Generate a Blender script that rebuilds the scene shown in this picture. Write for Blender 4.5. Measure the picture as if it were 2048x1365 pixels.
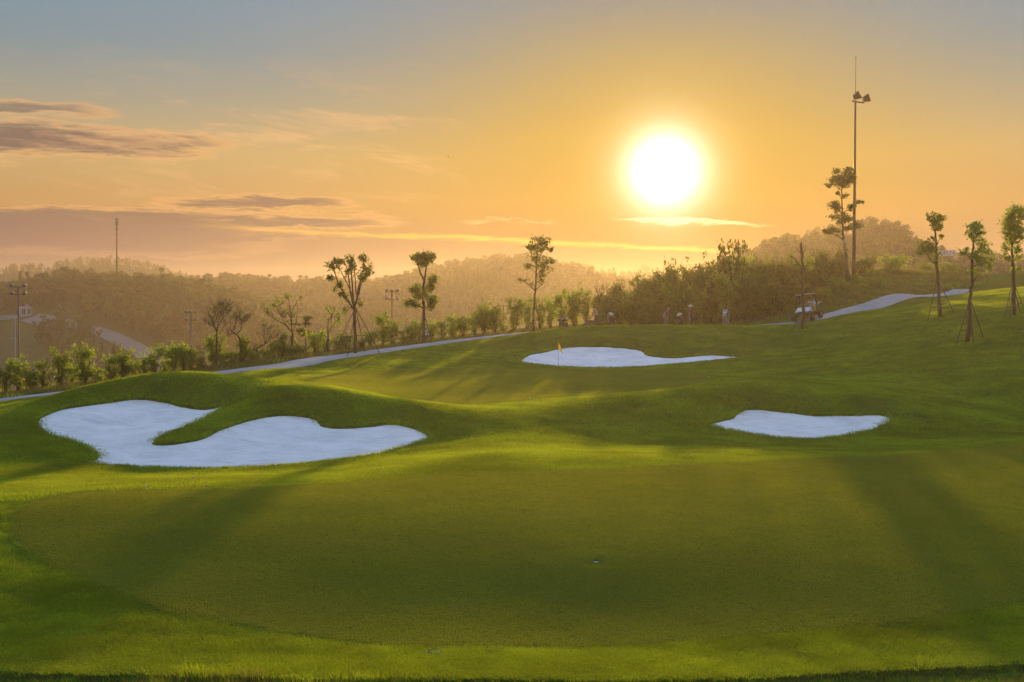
import bpy, bmesh, math, random
import numpy as np
from mathutils import Vector, Matrix, Euler

for _o in list(bpy.data.objects):
    bpy.data.objects.remove(_o)
SC = bpy.context.scene
COL = SC.collection
rnd = random.Random(7)
rng = np.random.default_rng(7)

# ------------------------------------------------------------------ camera
F = 2276.0                       # focal length in photo pixels (40 mm on a 36 mm wide sensor)
HC = 4.4                         # camera height above the foreground green
PITCH = math.atan((682.5 - 600.0) / F)
cam_d = bpy.data.cameras.new('camera')
cam = bpy.data.objects.new('camera', cam_d)
COL.objects.link(cam)
cam_d.sensor_width = 36.0
cam_d.lens = 36.0 * F / 2048.0
cam_d.clip_start = 0.1
cam_d.clip_end = 6000.0
cam.location = (0, 0, HC)
cam.rotation_euler = (math.pi / 2 - PITCH, 0, 0)
SC.camera = cam

def ray(u, v):
    a = (u - 1024.0) / F
    b = -(v - 682.5) / F
    y = math.cos(PITCH) + b * math.sin(PITCH)
    z = b * math.cos(PITCH) - math.sin(PITCH)
    return a / y, z / y           # x and z per metre forward

def P(u, v, d):
    a, b = ray(u, v)
    return np.array((a * d, d, HC + b * d))

# ------------------------------------------------------------------ light
SUN_A, SUN_B = ray(1330, 342)
SUN_DIR = np.array((SUN_A, 1.0, SUN_B)); SUN_DIR /= np.linalg.norm(SUN_DIR)
SUN_EL = math.asin(SUN_DIR[2]); SUN_AZ = math.atan2(SUN_DIR[0], SUN_DIR[1])

SUN_STRENGTH = 5.0
sun_d = bpy.data.lights.new('sun', 'SUN')
sun_d.energy = SUN_STRENGTH
sun_d.angle = math.radians(0.6)
sun_d.color = (1.0, 0.61, 0.17)
sun = bpy.data.objects.new('sun', sun_d)
COL.objects.link(sun)
sun.rotation_euler = Vector((-SUN_DIR[0], -SUN_DIR[1], -SUN_DIR[2])).to_track_quat('-Z', 'Y').to_euler()
sun.location = (0, 0, 60)

SC.view_settings.view_transform = 'Standard'
SC.view_settings.look = 'None'
SC.view_settings.exposure = 0.32
SC.view_settings.gamma = 1.0
SC.view_settings.use_curve_mapping = False
SC.render.engine = 'CYCLES'
SC.cycles.use_denoising = True
SC.cycles.adaptive_threshold = 0.02
SC.cycles.max_bounces = 6
SC.cycles.diffuse_bounces = 2
SC.cycles.glossy_bounces = 1
SC.cycles.transmission_bounces = 3
SC.cycles.transparent_max_bounces = 6
SC.cycles.volume_bounces = 0
SC.cycles.caustics_reflective = False
SC.cycles.caustics_refractive = False

def srgb(r, g, b):
    f = lambda c: (c / 255 / 12.92) if c / 255 <= 0.04045 else ((c / 255 + 0.055) / 1.055) ** 2.4
    return (f(r), f(g), f(b), 1.0)

# --- tiny node-expression helper
class NT:
    def __init__(s, tree):
        s.t = tree
    def n(s, typ, **kw):
        nd = s.t.nodes.new(typ)
        for k, v in kw.items():
            setattr(nd, k, v)
        return nd
    def link(s, a, b):
        s.t.links.new(a, b)
    def put(s, sock, val):
        if hasattr(val, 'is_output'):
            s.link(val, sock)
        else:
            sock.default_value = val
    def m(s, op, a, b=None, c=None, clamp=False):
        nd = s.n('ShaderNodeMath', operation=op, use_clamp=clamp)
        s.put(nd.inputs[0], a)
        if b is not None: s.put(nd.inputs[1], b)
        if c is not None: s.put(nd.inputs[2], c)
        return nd.outputs[0]
    def add(s, a, b): return s.m('ADD', a, b)
    def sub(s, a, b): return s.m('SUBTRACT', a, b)
    def mul(s, a, b): return s.m('MULTIPLY', a, b)
    def step(s, x, e0, e1):
        nd = s.n('ShaderNodeMapRange', interpolation_type='SMOOTHSTEP')
        s.put(nd.inputs['Value'], x)
        s.put(nd.inputs['From Min'], e0); s.put(nd.inputs['From Max'], e1)
        return nd.outputs[0]
    def gauss(s, x, c, w):
        q = s.m('DIVIDE', s.sub(x, c), w)
        return s.m('EXPONENT', s.mul(s.mul(q, q), -1.0))
    def mix(s, f, a, b, mode='MIX'):
        nd = s.n('ShaderNodeMix', data_type='RGBA', blend_type=mode)
        nd.clamp_factor = True
        s.put(nd.inputs[0], f); s.put(nd.inputs[6], a); s.put(nd.inputs[7], b)
        return nd.outputs[2]
    def noise(s, vec, scale=1.0, detail=4.0, rough=0.55, dist=0.0):
        nd = s.n('ShaderNodeTexNoise')
        if vec is not None: s.put(nd.inputs['Vector'], vec)
        nd.inputs['Scale'].default_value = scale
        nd.inputs['Detail'].default_value = detail
        nd.inputs['Roughness'].default_value = rough
        nd.inputs['Distortion'].default_value = dist
        return nd.outputs[0]
    def comb(s, x, y, z=0.0):
        nd = s.n('ShaderNodeCombineXYZ')
        s.put(nd.inputs[0], x); s.put(nd.inputs[1], y); s.put(nd.inputs[2], z)
        return nd.outputs[0]
    def ramp(s, x, stops, interp='LINEAR'):
        nd = s.n('ShaderNodeValToRGB')
        cr = nd.color_ramp; cr.interpolation = interp
        while len(cr.elements) < len(stops): cr.elements.new(0.5)
        for e, (p, c) in zip(cr.elements, stops):
            e.position = p; e.color = c
        s.put(nd.inputs[0], x)
        return nd.outputs[0]

# ------------------------------------------------------------------ sky
world = bpy.data.worlds.new('World')
SC.world = world
world.use_nodes = True
wt = world.node_tree
wt.nodes.clear()
W = NT(wt)
tc = W.n('ShaderNodeTexCoord')
sep = W.n('ShaderNodeSeparateXYZ'); W.link(tc.outputs['Generated'], sep.inputs[0])
sx, sy, sz = sep.outputs
DEG = 180 / math.pi
el = W.mul(W.m('ARCSINE', sz), DEG)
az = W.mul(W.m('ARCTAN2', sx, sy), DEG)
dp = W.n('ShaderNodeVectorMath', operation='DOT_PRODUCT')
W.link(tc.outputs['Generated'], dp.inputs[0]); dp.inputs[1].default_value = tuple(SUN_DIR)
ang = W.mul(W.m('ARCCOSINE', W.m('MINIMUM', dp.outputs['Value'], 0.999999)), DEG)

sky = W.n('ShaderNodeTexSky')
sky.sky_type = 'NISHITA'
sky.sun_disc = False
sky.sun_elevation = SUN_EL
sky.sun_rotation = SUN_AZ
sky.air_density = 1.4
sky.dust_density = 4.0
sky.ozone_density = 2.0
nish = W.n('ShaderNodeVectorMath', operation='SCALE'); W.link(sky.outputs[0], nish.inputs[0]); nish.inputs[3].default_value = 0.10

elr = W.m('DIVIDE', W.m('MAXIMUM', el, 0.0), 90.0, clamp=True)
e = lambda d: d / 90.0
base = W.ramp(elr, [
    (e(0.0), (0.12, 0.080, 0.085, 1)),
    (e(2.0), (0.19, 0.110, 0.095, 1)),
    (e(4.5), (0.52, 0.28, 0.10, 1)),
    (e(7.0), (0.54, 0.37, 0.16, 1)),
    (e(9.5), (0.34, 0.325, 0.25, 1)),
    (e(12.0), (0.205, 0.285, 0.325, 1)),
    (e(15.5), (0.165, 0.29, 0.40, 1)),
    (e(32.0), (0.36, 0.50, 0.74, 1)),
    (e(90.0), (0.47, 0.66, 1.02, 1))])
# warm half of the sky round the sun
warm = W.ramp(elr, [
    (e(0.0), (0.06, 0.015, 0.001, 1)),
    (e(3.0), (0.16, 0.05, 0.001, 1)),
    (e(5.0), (0.38, 0.195, 0.006, 1)),
    (e(8.0), (0.42, 0.255, 0.020, 1)),
    (e(12.0), (0.32, 0.245, 0.085, 1)),
    (e(15.5), (0.155, 0.175, 0.185, 1)),
    (e(30.0), (0.40, 0.52, 0.74, 1))])
wq = W.m('DIVIDE', ang, 12.8)
wgt = W.m('EXPONENT', W.mul(W.m('POWER', wq, 2.2), -1.0))
skyc = W.mix(wgt, base, warm)
# low sky dims away from the sun, as it does at dusk
dim = W.mul(W.step(ang, 32.0, 115.0), W.step(el, 60.0, 15.0))
skyc = W.mix(W.mul(dim, 0.8), skyc, (0.05, 0.06, 0.085, 1))
# the Nishita sky carries the overall fall-off towards and behind the observer
skyc = W.mix(0.03, skyc, nish.outputs[0])
# high thin streaks and stratus banks
warp = W.noise(W.comb(W.mul(az, 0.10), W.mul(el, 0.55), 3.1), 1.0, 5.0, 0.6)
fine = W.noise(W.comb(W.mul(az, 0.34), W.mul(el, 2.6), 8.7), 1.0, 8.0, 0.68, 0.6)
wisp = W.noise(W.comb(W.mul(az, 0.22), W.mul(W.add(el, W.mul(az, 0.03)), 4.2), 5.2), 1.0, 7.0, 0.66, 0.8)
ew = W.add(el, W.add(W.mul(W.sub(warp, 0.5), 1.7), W.mul(W.sub(fine, 0.5), 1.3)))
def band(c, w, a0, a1, b0=None, b1=None):
    g = W.gauss(ew, c, w)
    g = W.mul(g, W.step(az, a1, a0))
    if b0 is not None: g = W.mul(g, W.step(az, b0, b1))
    return g
slab = W.mul(W.step(ew, 1.8, 2.8), W.step(ew, 4.5, 3.9))
slab = W.mul(slab, W.step(az, -9.0, -17.5))
bands = [W.mul(band(7.3, 0.46, -18, -11.5), 1.15), W.mul(band(8.65, 0.40, -22, -17.5), 0.72),
         W.mul(band(4.6, 0.30, -11.0, -6.5, -19, -13.5), 1.25), W.mul(band(3.75, 0.28, -10.0, -4.0, -18.0, -13.0), 1.25),
         W.mul(band(3.1, 0.18, -11.0, -9.0, -17.0, -14.0), 0.7), slab]
dark = bands[0]
for b_ in bands[1:]:
    dark = W.m('MAXIMUM', dark, b_)
dark = W.mul(dark, W.add(0.10, W.add(W.mul(fine, 0.75), W.mul(wisp, 1.0))))
darkm = W.step(dark, 0.14, 1.12)
rim = W.mul(W.step(dark, 0.06, 0.30), W.step(dark, 0.75, 0.35))
skyc = W.mix(W.mul(rim, 0.45), skyc, srgb(240, 176, 112))
skyc = W.mix(W.mul(darkm, 0.88), skyc, srgb(112, 90, 88))
# soft broken cirrus, upper left to centre
cir = W.noise(W.comb(W.mul(az, 0.16), W.mul(W.add(el, W.mul(az, 0.10)), 0.8), 1.3), 1.0, 7.0, 0.66, 0.5)
cirm = W.mul(W.step(cir, 0.46, 0.70), W.mul(W.gauss(el, 7.5, 2.6), W.step(az, 0.0, -6.0)))
skyc = W.mix(W.mul(cirm, 0.6), skyc, srgb(242, 186, 128))
# low grey-orange bank with a lit upper rim running towards the sun
top = W.add(W.sub(2.85, W.mul(az, 0.045)), W.add(W.mul(W.sub(fine, 0.5), 0.55), W.mul(W.sub(warp, 0.5), 0.7)))
bank = W.mul(W.step(W.sub(el, top), 0.10, -0.12), W.step(az, 19.0, 6.0))
skyc = W.mix(W.mul(bank, W.add(0.30, W.mul(W.step(az, -2.0, -16.0), 0.34))), skyc, srgb(134, 102, 94))
rim2 = W.mul(W.gauss(W.sub(el, top), 0.08, 0.10), W.mul(W.step(az, -18.0, -2.0), W.step(az, 12.5, 9.0)))
skyc = W.mix(W.mul(rim2, 0.75), skyc, srgb(255, 200, 74))
# bright cloudlets below the sun
wc = W.add(W.mul(W.gauss(ew, W.sub(4.35, W.mul(az, 0.055)), 0.17), W.mul(W.step(az, 3.8, 7.0), W.step(az, 14.5, 10.0))),
           W.mul(W.mul(W.gauss(ew, 3.85, 0.10), 0.42), W.mul(W.step(az, -4.0, -1.5), W.step(az, 4.0, 1.0))))
skyc = W.mix(W.mul(W.step(W.mul(wc, W.add(0.5, fine)), 0.15, 0.9), 0.85), skyc, (1.05, 0.86, 0.42, 1))
# the hazy belt of sky near the horizon is dimmer than the clear sky overhead
fac = W.add(0.80, W.mul(W.step(el, 14.0, 42.0), 0.20))
sc_ = W.n('ShaderNodeVectorMath', operation='SCALE'); W.link(skyc, sc_.inputs[0]); W.link(fac, sc_.inputs[3]); skyc = sc_.outputs[0]
# aureole and the over-exposed solar glare
g1 = W.m('EXPONENT', W.mul(W.m('POWER', W.m('DIVIDE', ang, 1.22), 1.6), -1.0))
g2 = W.m('EXPONENT', W.mul(W.m('DIVIDE', ang, 3.4), -1.0))
def addc(c, f, col):
    s_ = W.n('ShaderNodeVectorMath', operation='SCALE')
    s_.inputs[0].default_value = col; W.link(f, s_.inputs[3])
    a_ = W.n('ShaderNodeVectorMath', operation='ADD'); W.link(c, a_.inputs[0]); W.link(s_.outputs[0], a_.inputs[1])
    return a_.outputs[0]
skyc = addc(skyc, g2, (0.26, 0.15, 0.04))
g3 = W.m('EXPONENT', W.mul(W.m('POWER', W.m('DIVIDE', ang, 2.5), 2.0), -1.0))
skyc = addc(skyc, g3, (0.34, 0.30, 0.20))
skyc = addc(skyc, g1, (3.0, 2.8, 2.7))
bg = W.n('ShaderNodeBackground'); W.link(skyc, bg.inputs['Color']); bg.inputs['Strength'].default_value = 1.0
wo = W.n('ShaderNodeOutputWorld'); W.link(bg.outputs[0], wo.inputs['Surface'])

# ------------------------------------------------------------------ helpers
def tag(o, label, cat, group=None):
    o['label'] = label; o['category'] = cat
    if group: o['group'] = group
    return o

def struct(o, label=None, kind='structure'):
    o['kind'] = kind
    if label: o['label'] = label
    return o

def empty(name, loc, label=None, cat=None, group=None):
    o = bpy.data.objects.new(name, None)
    o.empty_display_size = 0.3
    COL.objects.link(o)
    o.location = tuple(float(c) for c in loc)
    if label: tag(o, label, cat, group)
    return o

def mk(name, verts, faces, mat=None, parent=None, smooth=False, loc=None):
    me = bpy.data.meshes.new(name)
    me.from_pydata([tuple(map(float, v)) for v in verts], [], [tuple(map(int, f)) for f in faces])
    if smooth:
        me.polygons.foreach_set('use_smooth', [True] * len(me.polygons))
    if mat: me.materials.append(mat)
    o = bpy.data.objects.new(name, me)
    COL.objects.link(o)
    if loc is not None: o.location = tuple(map(float, loc))
    if parent: o.parent = parent
    return o

def npmesh(name, V, Q, mat=None, smooth=True):
    """fast quad mesh from arrays"""
    me = bpy.data.meshes.new(name)
    V = np.asarray(V, dtype=np.float32); Q = np.asarray(Q, dtype=np.int32)
    me.vertices.add(len(V)); me.vertices.foreach_set('co', V.ravel())
    k = Q.shape[1]
    me.loops.add(Q.size); me.loops.foreach_set('vertex_index', Q.ravel())
    me.polygons.add(len(Q))
    me.polygons.foreach_set('loop_start', np.arange(0, Q.size, k, dtype=np.int32))
    me.polygons.foreach_set('loop_total', np.full(len(Q), k, dtype=np.int32))
    if smooth: me.polygons.foreach_set('use_smooth', np.ones(len(Q), dtype=bool))
    me.update(calc_edges=True); me.validate()
    if mat: me.materials.append(mat)
    return me

def npobj(name, V, Q, mat=None, smooth=True, parent=None, loc=None):
    o = bpy.data.objects.new(name, npmesh(name, V, Q, mat, smooth))
    COL.objects.link(o)
    if parent: o.parent = parent
    if loc is not None: o.location = tuple(map(float, loc))
    return o

class MB:
    def __init__(s):
        s.v = []; s.f = []
    def _add(s, vs, fs):
        n = len(s.v)
        s.v += [tuple(map(float, p)) for p in vs]
        s.f += [tuple(i + n for i in f) for f in fs]
        return s
    def box(s, c, size, rot=None):
        hx, hy, hz = (q / 2 for q in size)
        vs = [Vector((x, y, z)) for x in (-hx, hx) for y in (-hy, hy) for z in (-hz, hz)]
        if rot is not None:
            R = Euler(rot).to_matrix(); vs = [R @ q for q in vs]
        vs = [q + Vector(c) for q in vs]
        return s._add(vs, [(0, 1, 3, 2), (4, 6, 7, 5), (0, 4, 5, 1), (2, 3, 7, 6), (0, 2, 6, 4), (1, 5, 7, 3)])
    def tube(s, pts, rad, sides=6, cap=True):
        pts = [Vector(p) for p in pts]
        if not hasattr(rad, '__len__'): rad = [rad] * len(pts)
        vs = []; fs = []
        prev = None
        for i, p in enumerate(pts):
            t = (pts[min(i + 1, len(pts) - 1)] - pts[max(i - 1, 0)])
            t = t.normalized() if t.length > 1e-9 else Vector((0, 0, 1))
            a = prev if prev is not None else (Vector((1, 0, 0)) if abs(t.x) < 0.8 else Vector((0, 1, 0)))
            a = (a - t * a.dot(t)).normalized(); prev = a
            b = t.cross(a)
            for k in range(sides):
                q = 2 * math.pi * k / sides
                vs.append(p + (a * math.cos(q) + b * math.sin(q)) * rad[i])
        for i in range(len(pts) - 1):
            for k in range(sides):
                k2 = (k + 1) % sides
                fs.append((i * sides + k, i * sides + k2, (i + 1) * sides + k2, (i + 1) * sides + k))
        if cap:
            fs.append(tuple(reversed(range(sides))))
            fs.append(tuple(range((len(pts) - 1) * sides, len(pts) * sides)))
        return s._add(vs, fs)
    def lathe(s, prof, c=(0, 0, 0), axis=(0, 0, 1), sides=12):
        R = Vector((0, 0, 1)).rotation_difference(Vector(axis)).to_matrix()
        vs = []; fs = []
        for r, h in prof:
            for k in range(sides):
                q = 2 * math.pi * k / sides
                vs.append(R @ Vector((r * math.cos(q), r * math.sin(q), h)) + Vector(c))
        for i in range(len(prof) - 1):
            for k in range(sides):
                k2 = (k + 1) % sides
                fs.append((i * sides + k, i * sides + k2, (i + 1) * sides + k2, (i + 1) * sides + k))
        fs.append(tuple(reversed(range(sides)))); fs.append(tuple(range((len(prof) - 1) * sides, len(prof) * sides)))
        return s._add(vs, fs)
    def obj(s, name, mat, parent=None, base=None, smooth=False, bevel=0):
        vs = s.v
        if base is not None:
            vs = [(a - base[0], b - base[1], c - base[2]) for a, b, c in vs]
        o = mk(name, vs, s.f, mat, parent, smooth)
        if bevel:
            m = o.modifiers.new('bevel', 'BEVEL'); m.width = bevel; m.segments = 2; m.limit_method = 'ANGLE'
        return o

def material(name):
    m = bpy.data.materials.new(name); m.use_nodes = True
    m.node_tree.nodes.clear()
    n = NT(m.node_tree)
    out = n.n('ShaderNodeOutputMaterial')
    return m, n, out

def simple(name, col, rough=0.6, metal=0.0, var=0.18, scale=6.0, spec=0.4, bump=0.0):
    m, n, out = material(name)
    b = n.n('ShaderNodeBsdfPrincipled')
    t = n.n('ShaderNodeTexCoord')
    nz = n.noise(t.outputs['Object'], scale, 5.0, 0.6)
    c0 = tuple(x * (1 - var) for x in col[:3]) + (1,); c1 = tuple(min(1, x * (1 + var)) for x in col[:3]) + (1,)
    n.link(n.mix(nz, c0, c1), b.inputs['Base Color'])
    b.inputs['Roughness'].default_value = rough
    b.inputs['Metallic'].default_value = metal
    b.inputs['Specular IOR Level'].default_value = spec
    if bump:
        bp = n.n('ShaderNodeBump'); bp.inputs['Strength'].default_value = bump; bp.inputs['Distance'].default_value = 0.02
        n.link(nz, bp.inputs['Height']); n.link(bp.outputs[0], b.inputs['Normal'])
    n.link(b.outputs[0], out.inputs['Surface'])
    return m

def leafmat(name, col, trans, tw=0.5, var=0.35, scale=1.2):
    """leaf blade: diffuse front, light passing through from behind, hue varied clump by clump"""
    m, n, out = material(name)
    geo = n.n('ShaderNodeNewGeometry')
    oi = n.n('ShaderNodeObjectInfo')
    nz = n.noise(geo.outputs['Position'], scale, 3.0, 0.6)
    f = n.add(n.mul(nz, 0.7), n.mul(oi.outputs['Random'], 0.3))
    lo = tuple(x * (1 - var) for x in col) + (1,); hi = (col[0] * (1 + var * 1.3), col[1] * (1 + var), col[2], 1)
    cc = n.mix(n.step(f, 0.3, 0.75), lo, hi)
    lo2 = tuple(x * (1 - var) for x in trans) + (1,); hi2 = tuple(x * (1 + var) for x in trans) + (1,)
    ct = n.mix(n.step(f, 0.3, 0.75), lo2, hi2)
    d = n.n('ShaderNodeBsdfPrincipled'); n.link(cc, d.inputs['Base Color'])
    d.inputs['Roughness'].default_value = 0.55; d.inputs['Specular IOR Level'].default_value = 0.25
    t = n.n('ShaderNodeBsdfTranslucent'); n.link(ct, t.inputs['Color'])
    mx = n.n('ShaderNodeMixShader'); mx.inputs[0].default_value = tw
    n.link(d.outputs[0], mx.inputs[1]); n.link(t.outputs[0], mx.inputs[2])
    n.link(mx.outputs[0], out.inputs['Surface'])
    return m

M = {}
M['leaf'] = leafmat('leaf_green', (0.060, 0.105, 0.013), (0.36, 0.50, 0.03))
M['leaf_dark'] = leafmat('leaf_dark', (0.050, 0.074, 0.015), (0.20, 0.25, 0.03))
M['leaf_far'] = leafmat('leaf_far', (0.05, 0.065, 0.025), (0.13, 0.15, 0.03), var=0.5, scale=0.06)
M['blade'] = leafmat('grass_blade', (0.090, 0.150, 0.012), (0.42, 0.56, 0.022), 0.52, 0.42, 0.3)
M['blade_fine'] = leafmat('putting_green_blade', (0.092, 0.118, 0.014), (0.42, 0.48, 0.03), 0.48, 0.12, 0.4)
M['blade_dry'] = leafmat('grass_blade_dry', (0.11, 0.105, 0.035), (0.28, 0.24, 0.06), 0.5, 0.35, 0.8)
M['bark'] = simple('bark', (0.085, 0.06, 0.045), 0.9, 0, 0.4, 9.0, 0.2, 0.6)
M['bark_pale'] = simple('bark_limewashed', (0.36, 0.34, 0.32), 0.9, 0, 0.25, 8.0, 0.2, 0.4)
M['stake'] = simple('stake_wood', (0.12, 0.085, 0.055), 0.85, 0, 0.3, 12.0, 0.2, 0.3)
M['steel'] = simple('painted_steel', (0.06, 0.05, 0.045), 0.5, 0.2, 0.2, 3.0)
M['galv'] = simple('galvanised_steel', (0.16, 0.155, 0.155), 0.45, 0.4, 0.2, 3.0)
M['dark'] = simple('black_plastic', (0.02, 0.02, 0.022), 0.5)
M['rubber'] = simple('tyre_rubber', (0.025, 0.023, 0.022), 0.85)
M['white'] = simple('white_paint', (0.74, 0.74, 0.74), 0.45, 0, 0.08)
M['glass'] = simple('lamp_glass', (0.45, 0.47, 0.5), 0.15, 0.2, 0.1)
M['yellow'] = simple('yellow_paint', (0.62, 0.42, 0.02), 0.5)
M['olive'] = simple('olive_green_paint', (0.045, 0.07, 0.025), 0.4)
M['wood'] = simple('sawn_timber', (0.30, 0.21, 0.12), 0.8, 0, 0.25)
M['skin'] = simple('skin', (0.40, 0.24, 0.16), 0.6)
M['hair'] = simple('hair', (0.015, 0.012, 0.01), 0.6)
M['straw'] = simple('straw_hat', (0.62, 0.52, 0.36), 0.8)
M['concrete_white'] = simple('white_render', (0.42, 0.43, 0.47), 0.8, 0, 0.1)
M['pane_dark'] = simple('dark_window', (0.06, 0.065, 0.075), 0.2)

# flagstick cloth
def clothmat(name, col, tr=0.5):
    m, n, out = material(name)
    d = n.n('ShaderNodeBsdfDiffuse'); d.inputs['Color'].default_value = col + (1,)
    t = n.n('ShaderNodeBsdfTranslucent'); t.inputs['Color'].default_value = col + (1,)
    mx = n.n('ShaderNodeMixShader'); mx.inputs[0].default_value = tr
    n.link(d.outputs[0], mx.inputs[1]); n.link(t.outputs[0], mx.inputs[2]); n.link(mx.outputs[0], out.inputs['Surface'])
    return m
M['flag'] = clothmat('flag_cloth', (0.95, 0.74, 0.02), 0.65)

# ------------------------------------------------------------------ terrain
# control pixels: (u, v, forward distance) -> world points the ground passes through
CP = [
 # near edge and foreground green
 (0,1340,14.43),(500,1345,14.3),(1024,1345,14.3),(1500,1340,14.43),(-500,1330,14.7),(1200,1290,15.73),(700,1285,15.82),(300,1200,17.49),(-500,1180,17.95),(1192,1125,19.37),(30,1060,21.49),(600,1090,20.44),(1700,1090,20.44),(0,1000,24.13),(200,980,25.21),(600,975,25.49),(1000,955,26.8),(1300,945,27.52),(1700,925,29.16),(870,930,28.73),(1200,920,29.62),(1500,905,31.08),(1000,905,31.08),(2048,1318,15.03),(2600,1290,15.73),(2048,1200,17.49),(2600,1150,18.69),(2300,1050,21.88),(2048,885,33.27),(2500,880,33.98),
 # swale in front of the right bunker
 (1000,880,35.0),(1200,893,34.6),(1400,893,34.8),(1650,893,35.6),(1900,870,38.2),(2048,842,41.5),(1100,850,38.2),(1250,850,38.6),
 # left of the left bunker
 (-400,960,28.0),(-400,860,38.0),(0,900,32.0),(0,830,42.5),(-400,815,47.0),
 # left bunker: lip
 (180,925,31.8),(300,938,30.9),(450,939,30.8),(600,929,31.5),(750,911,32.8),(845,888,34.6),
 (70,840,37.6),(110,820,39.6),(200,801,41.2),(270,795,41.8),(330,801,41.8),(390,813,41.3),(445,812,41.6),
 (90,872,35.6),(150,887,34.2),(190,908,32.9),
 # tongue
 (312,884,34.2),(400,856,36.6),(450,834,38.9),(500,800,41.2),
 # right lobe back
 (500,842,38.3),(560,832,39.2),(620,833,39.4),(650,851,38.3),(720,853,38.3),(780,846,38.7),(830,856,37.5),(860,874,36.0),
 # sand floor
 (230,870,35.6),(400,905,33.0),(600,890,34.4),(720,885,34.8),
 # mound crest
 (60,806,41.5),(100,793,42.2),(200,771,42.8),(300,757,43.1),(400,757,43.2),(500,766,43.6),(560,775,42.0),(630,781,41.7),(700,789,41.4),(800,806,40.4),(880,829,38.7),(300,766,46.5),(400,762,46.8),(200,782,47.0),(100,800,47.0),
 # upper green
 (560,764,51.5),(700,769,51.6),(700,751,58.0),(800,801,44.2),(900,812,42.8),(1000,806,44.0),(1000,770,51.6),(1000,746,59.6),(850,760,54.5),
 (1117,736,64.2),(1150,790,46.6),(1250,770,51.4),(1300,745,60.0),(1280,786,47.4),
 # between green and path
 (800,730,62.5),(900,702,71.5),(800,706,70.5),(650,735,62.5),(560,742,58.2),(950,715,68.0),
 # path
 (-300,830,49.0),(0,801,52.5),(120,787,54.5),(250,772,56.5),(400,753,58.2),(520,737,60.6),(620,722,64.5),(700,711,69.0),(800,697,74.2),(900,684,79.5),(1000,672,83.5),
 (1100,663,84.5),(1250,655,84.5),(1400,653,84.0),(1580,648,83.5),(1660,632,86.0),(1750,612,91.0),(1850,594,97.0),(1920,583,103.0),
 # right bunker
 (1425,846,39.4),(1466,838,40.2),(1478,820,41.8),(1500,816,42.2),(1560,820,42.2),(1620,829,41.4),(1700,828,41.6),(1750,827,41.8),(1784,838,41.0),
 (1760,856,39.3),(1700,872,37.9),(1620,879,37.2),(1540,876,37.5),(1480,861,38.6),
 (1350,802,41.8),(1450,785,43.2),(1550,789,43.4),(1650,797,42.8),(1750,799,43.0),(1850,802,43.6),(1815,825,41.6),(1410,825,40.8),(1950,801,46.0),(2048,782,47.2),(2400,760,48.0),
 # hollow behind it and rising right-hand ground
 (1500,762,53.6),(1500,737,61.0),(1700,762,51.6),(1800,742,54.6),(1700,717,61.0),(1560,717,64.0),(1900,704,58.2),(1800,703,61.0),(2000,693,58.2),(2048,742,51.6),(1400,755,56.0),(1400,738,62.6),
 (2400,680,54.0),(1940,683,60.0),(1880,633,70.0),(2030,631,66.0),(1605,658,76.0),(1800,660,70.0),(1720,672,70.0),(2400,600,70.0),
 (2048,582,82.0),(1950,584,92.0),(2400,540,92.0),(2048,549,104.0),(1950,551,117.0),(1850,546,120.0),(1760,545,112.0),(1707,562,98.0),(1650,590,93.0),(1600,616,91.0),
 # far bunker
 (1040,722,66.8),(1080,730,65.4),(1150,735,64.9),(1250,735,64.9),(1330,730,65.4),(1420,722,66.4),(1490,714,68.0),
 (1060,708,69.6),(1110,697,72.2),(1180,693,72.8),(1280,699,72.2),(1303,712,70.0),(1350,714,70.0),(1400,710,70.4),(1450,710,70.4),
 (1030,692,73.2),(1055,674,74.2),(1150,665,74.9),(1250,665,75.0),(1400,667,74.6),(1500,686,72.6),(1545,696,71.0),
 (1250,654,81.5),(1100,662,81.5),(1500,651,81.0),(1000,678,78.0),
 # behind the crest
 (1300,651,90.0),(1450,645,91.0),(1150,657,88.5),(1000,668,87.0),
]
pts = [P(*c) for c in CP]
# verge / hedge line beyond the path, and the bank the photographer stands on
ROW = [(-600, 52.0), (0, 58.0), (150, 59.5), (300, 61.0), (420, 63.0), (520, 66.0), (620, 70.5), (700, 75.0), (800, 80.0), (900, 84.5), (1000, 88.0), (1200, 90.0), (1400, 91.0), (1560, 92.5), (1640, 97), (1707, 103), (1800, 116), (1900, 124), (2048, 124), (2700, 124)]
ROWX = np.array([(u - 1024) / F * d for u, d in ROW]); ROWD = np.array([d for _, d in ROW])
def row_d(x): return np.interp(x, ROWX, ROWD)
for x, y, z in [(-20, -12, 2.7), (0, -12, 2.8), (20, -12, 2.7), (-12, 0, 2.5), (0, 0, 2.75), (12, 0, 2.6), (-12, 7, 1.0), (0, 7, 1.05), (12, 7, 1.0), (0, 11, -0.05), (-10, 11, -0.05), (10, 11, 0.0),
                (-26, 58, -0.4), (-36, 40, -0.1), (-36, 20, 0.2), (36, 20, 0.5), (44, 45, 2.2), (54, 80, 5.0), (60, 120, 7.0), (-30, 66, -0.6)]:
    pts.append(np.array((x, y, z), float))
pts = np.array(pts)
SCL = 10.0
def _K(r2):
    return np.where(r2 > 1e-12, 0.5 * r2 * np.log(np.maximum(r2, 1e-12)), 0.0)
_X = pts[:, :2] / SCL
_n = len(_X)
_r2 = ((_X[:, None] - _X[None]) ** 2).sum(-1)
_A = np.zeros((_n + 3, _n + 3))
_A[:_n, :_n] = _K(_r2) + np.eye(_n) * 0.0002
_A[:_n, _n] = 1; _A[:_n, _n + 1:] = _X
_A[_n:, :_n] = _A[:_n, _n:].T
_sol = np.linalg.solve(_A, np.concatenate([pts[:, 2], np.zeros(3)]))
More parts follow.
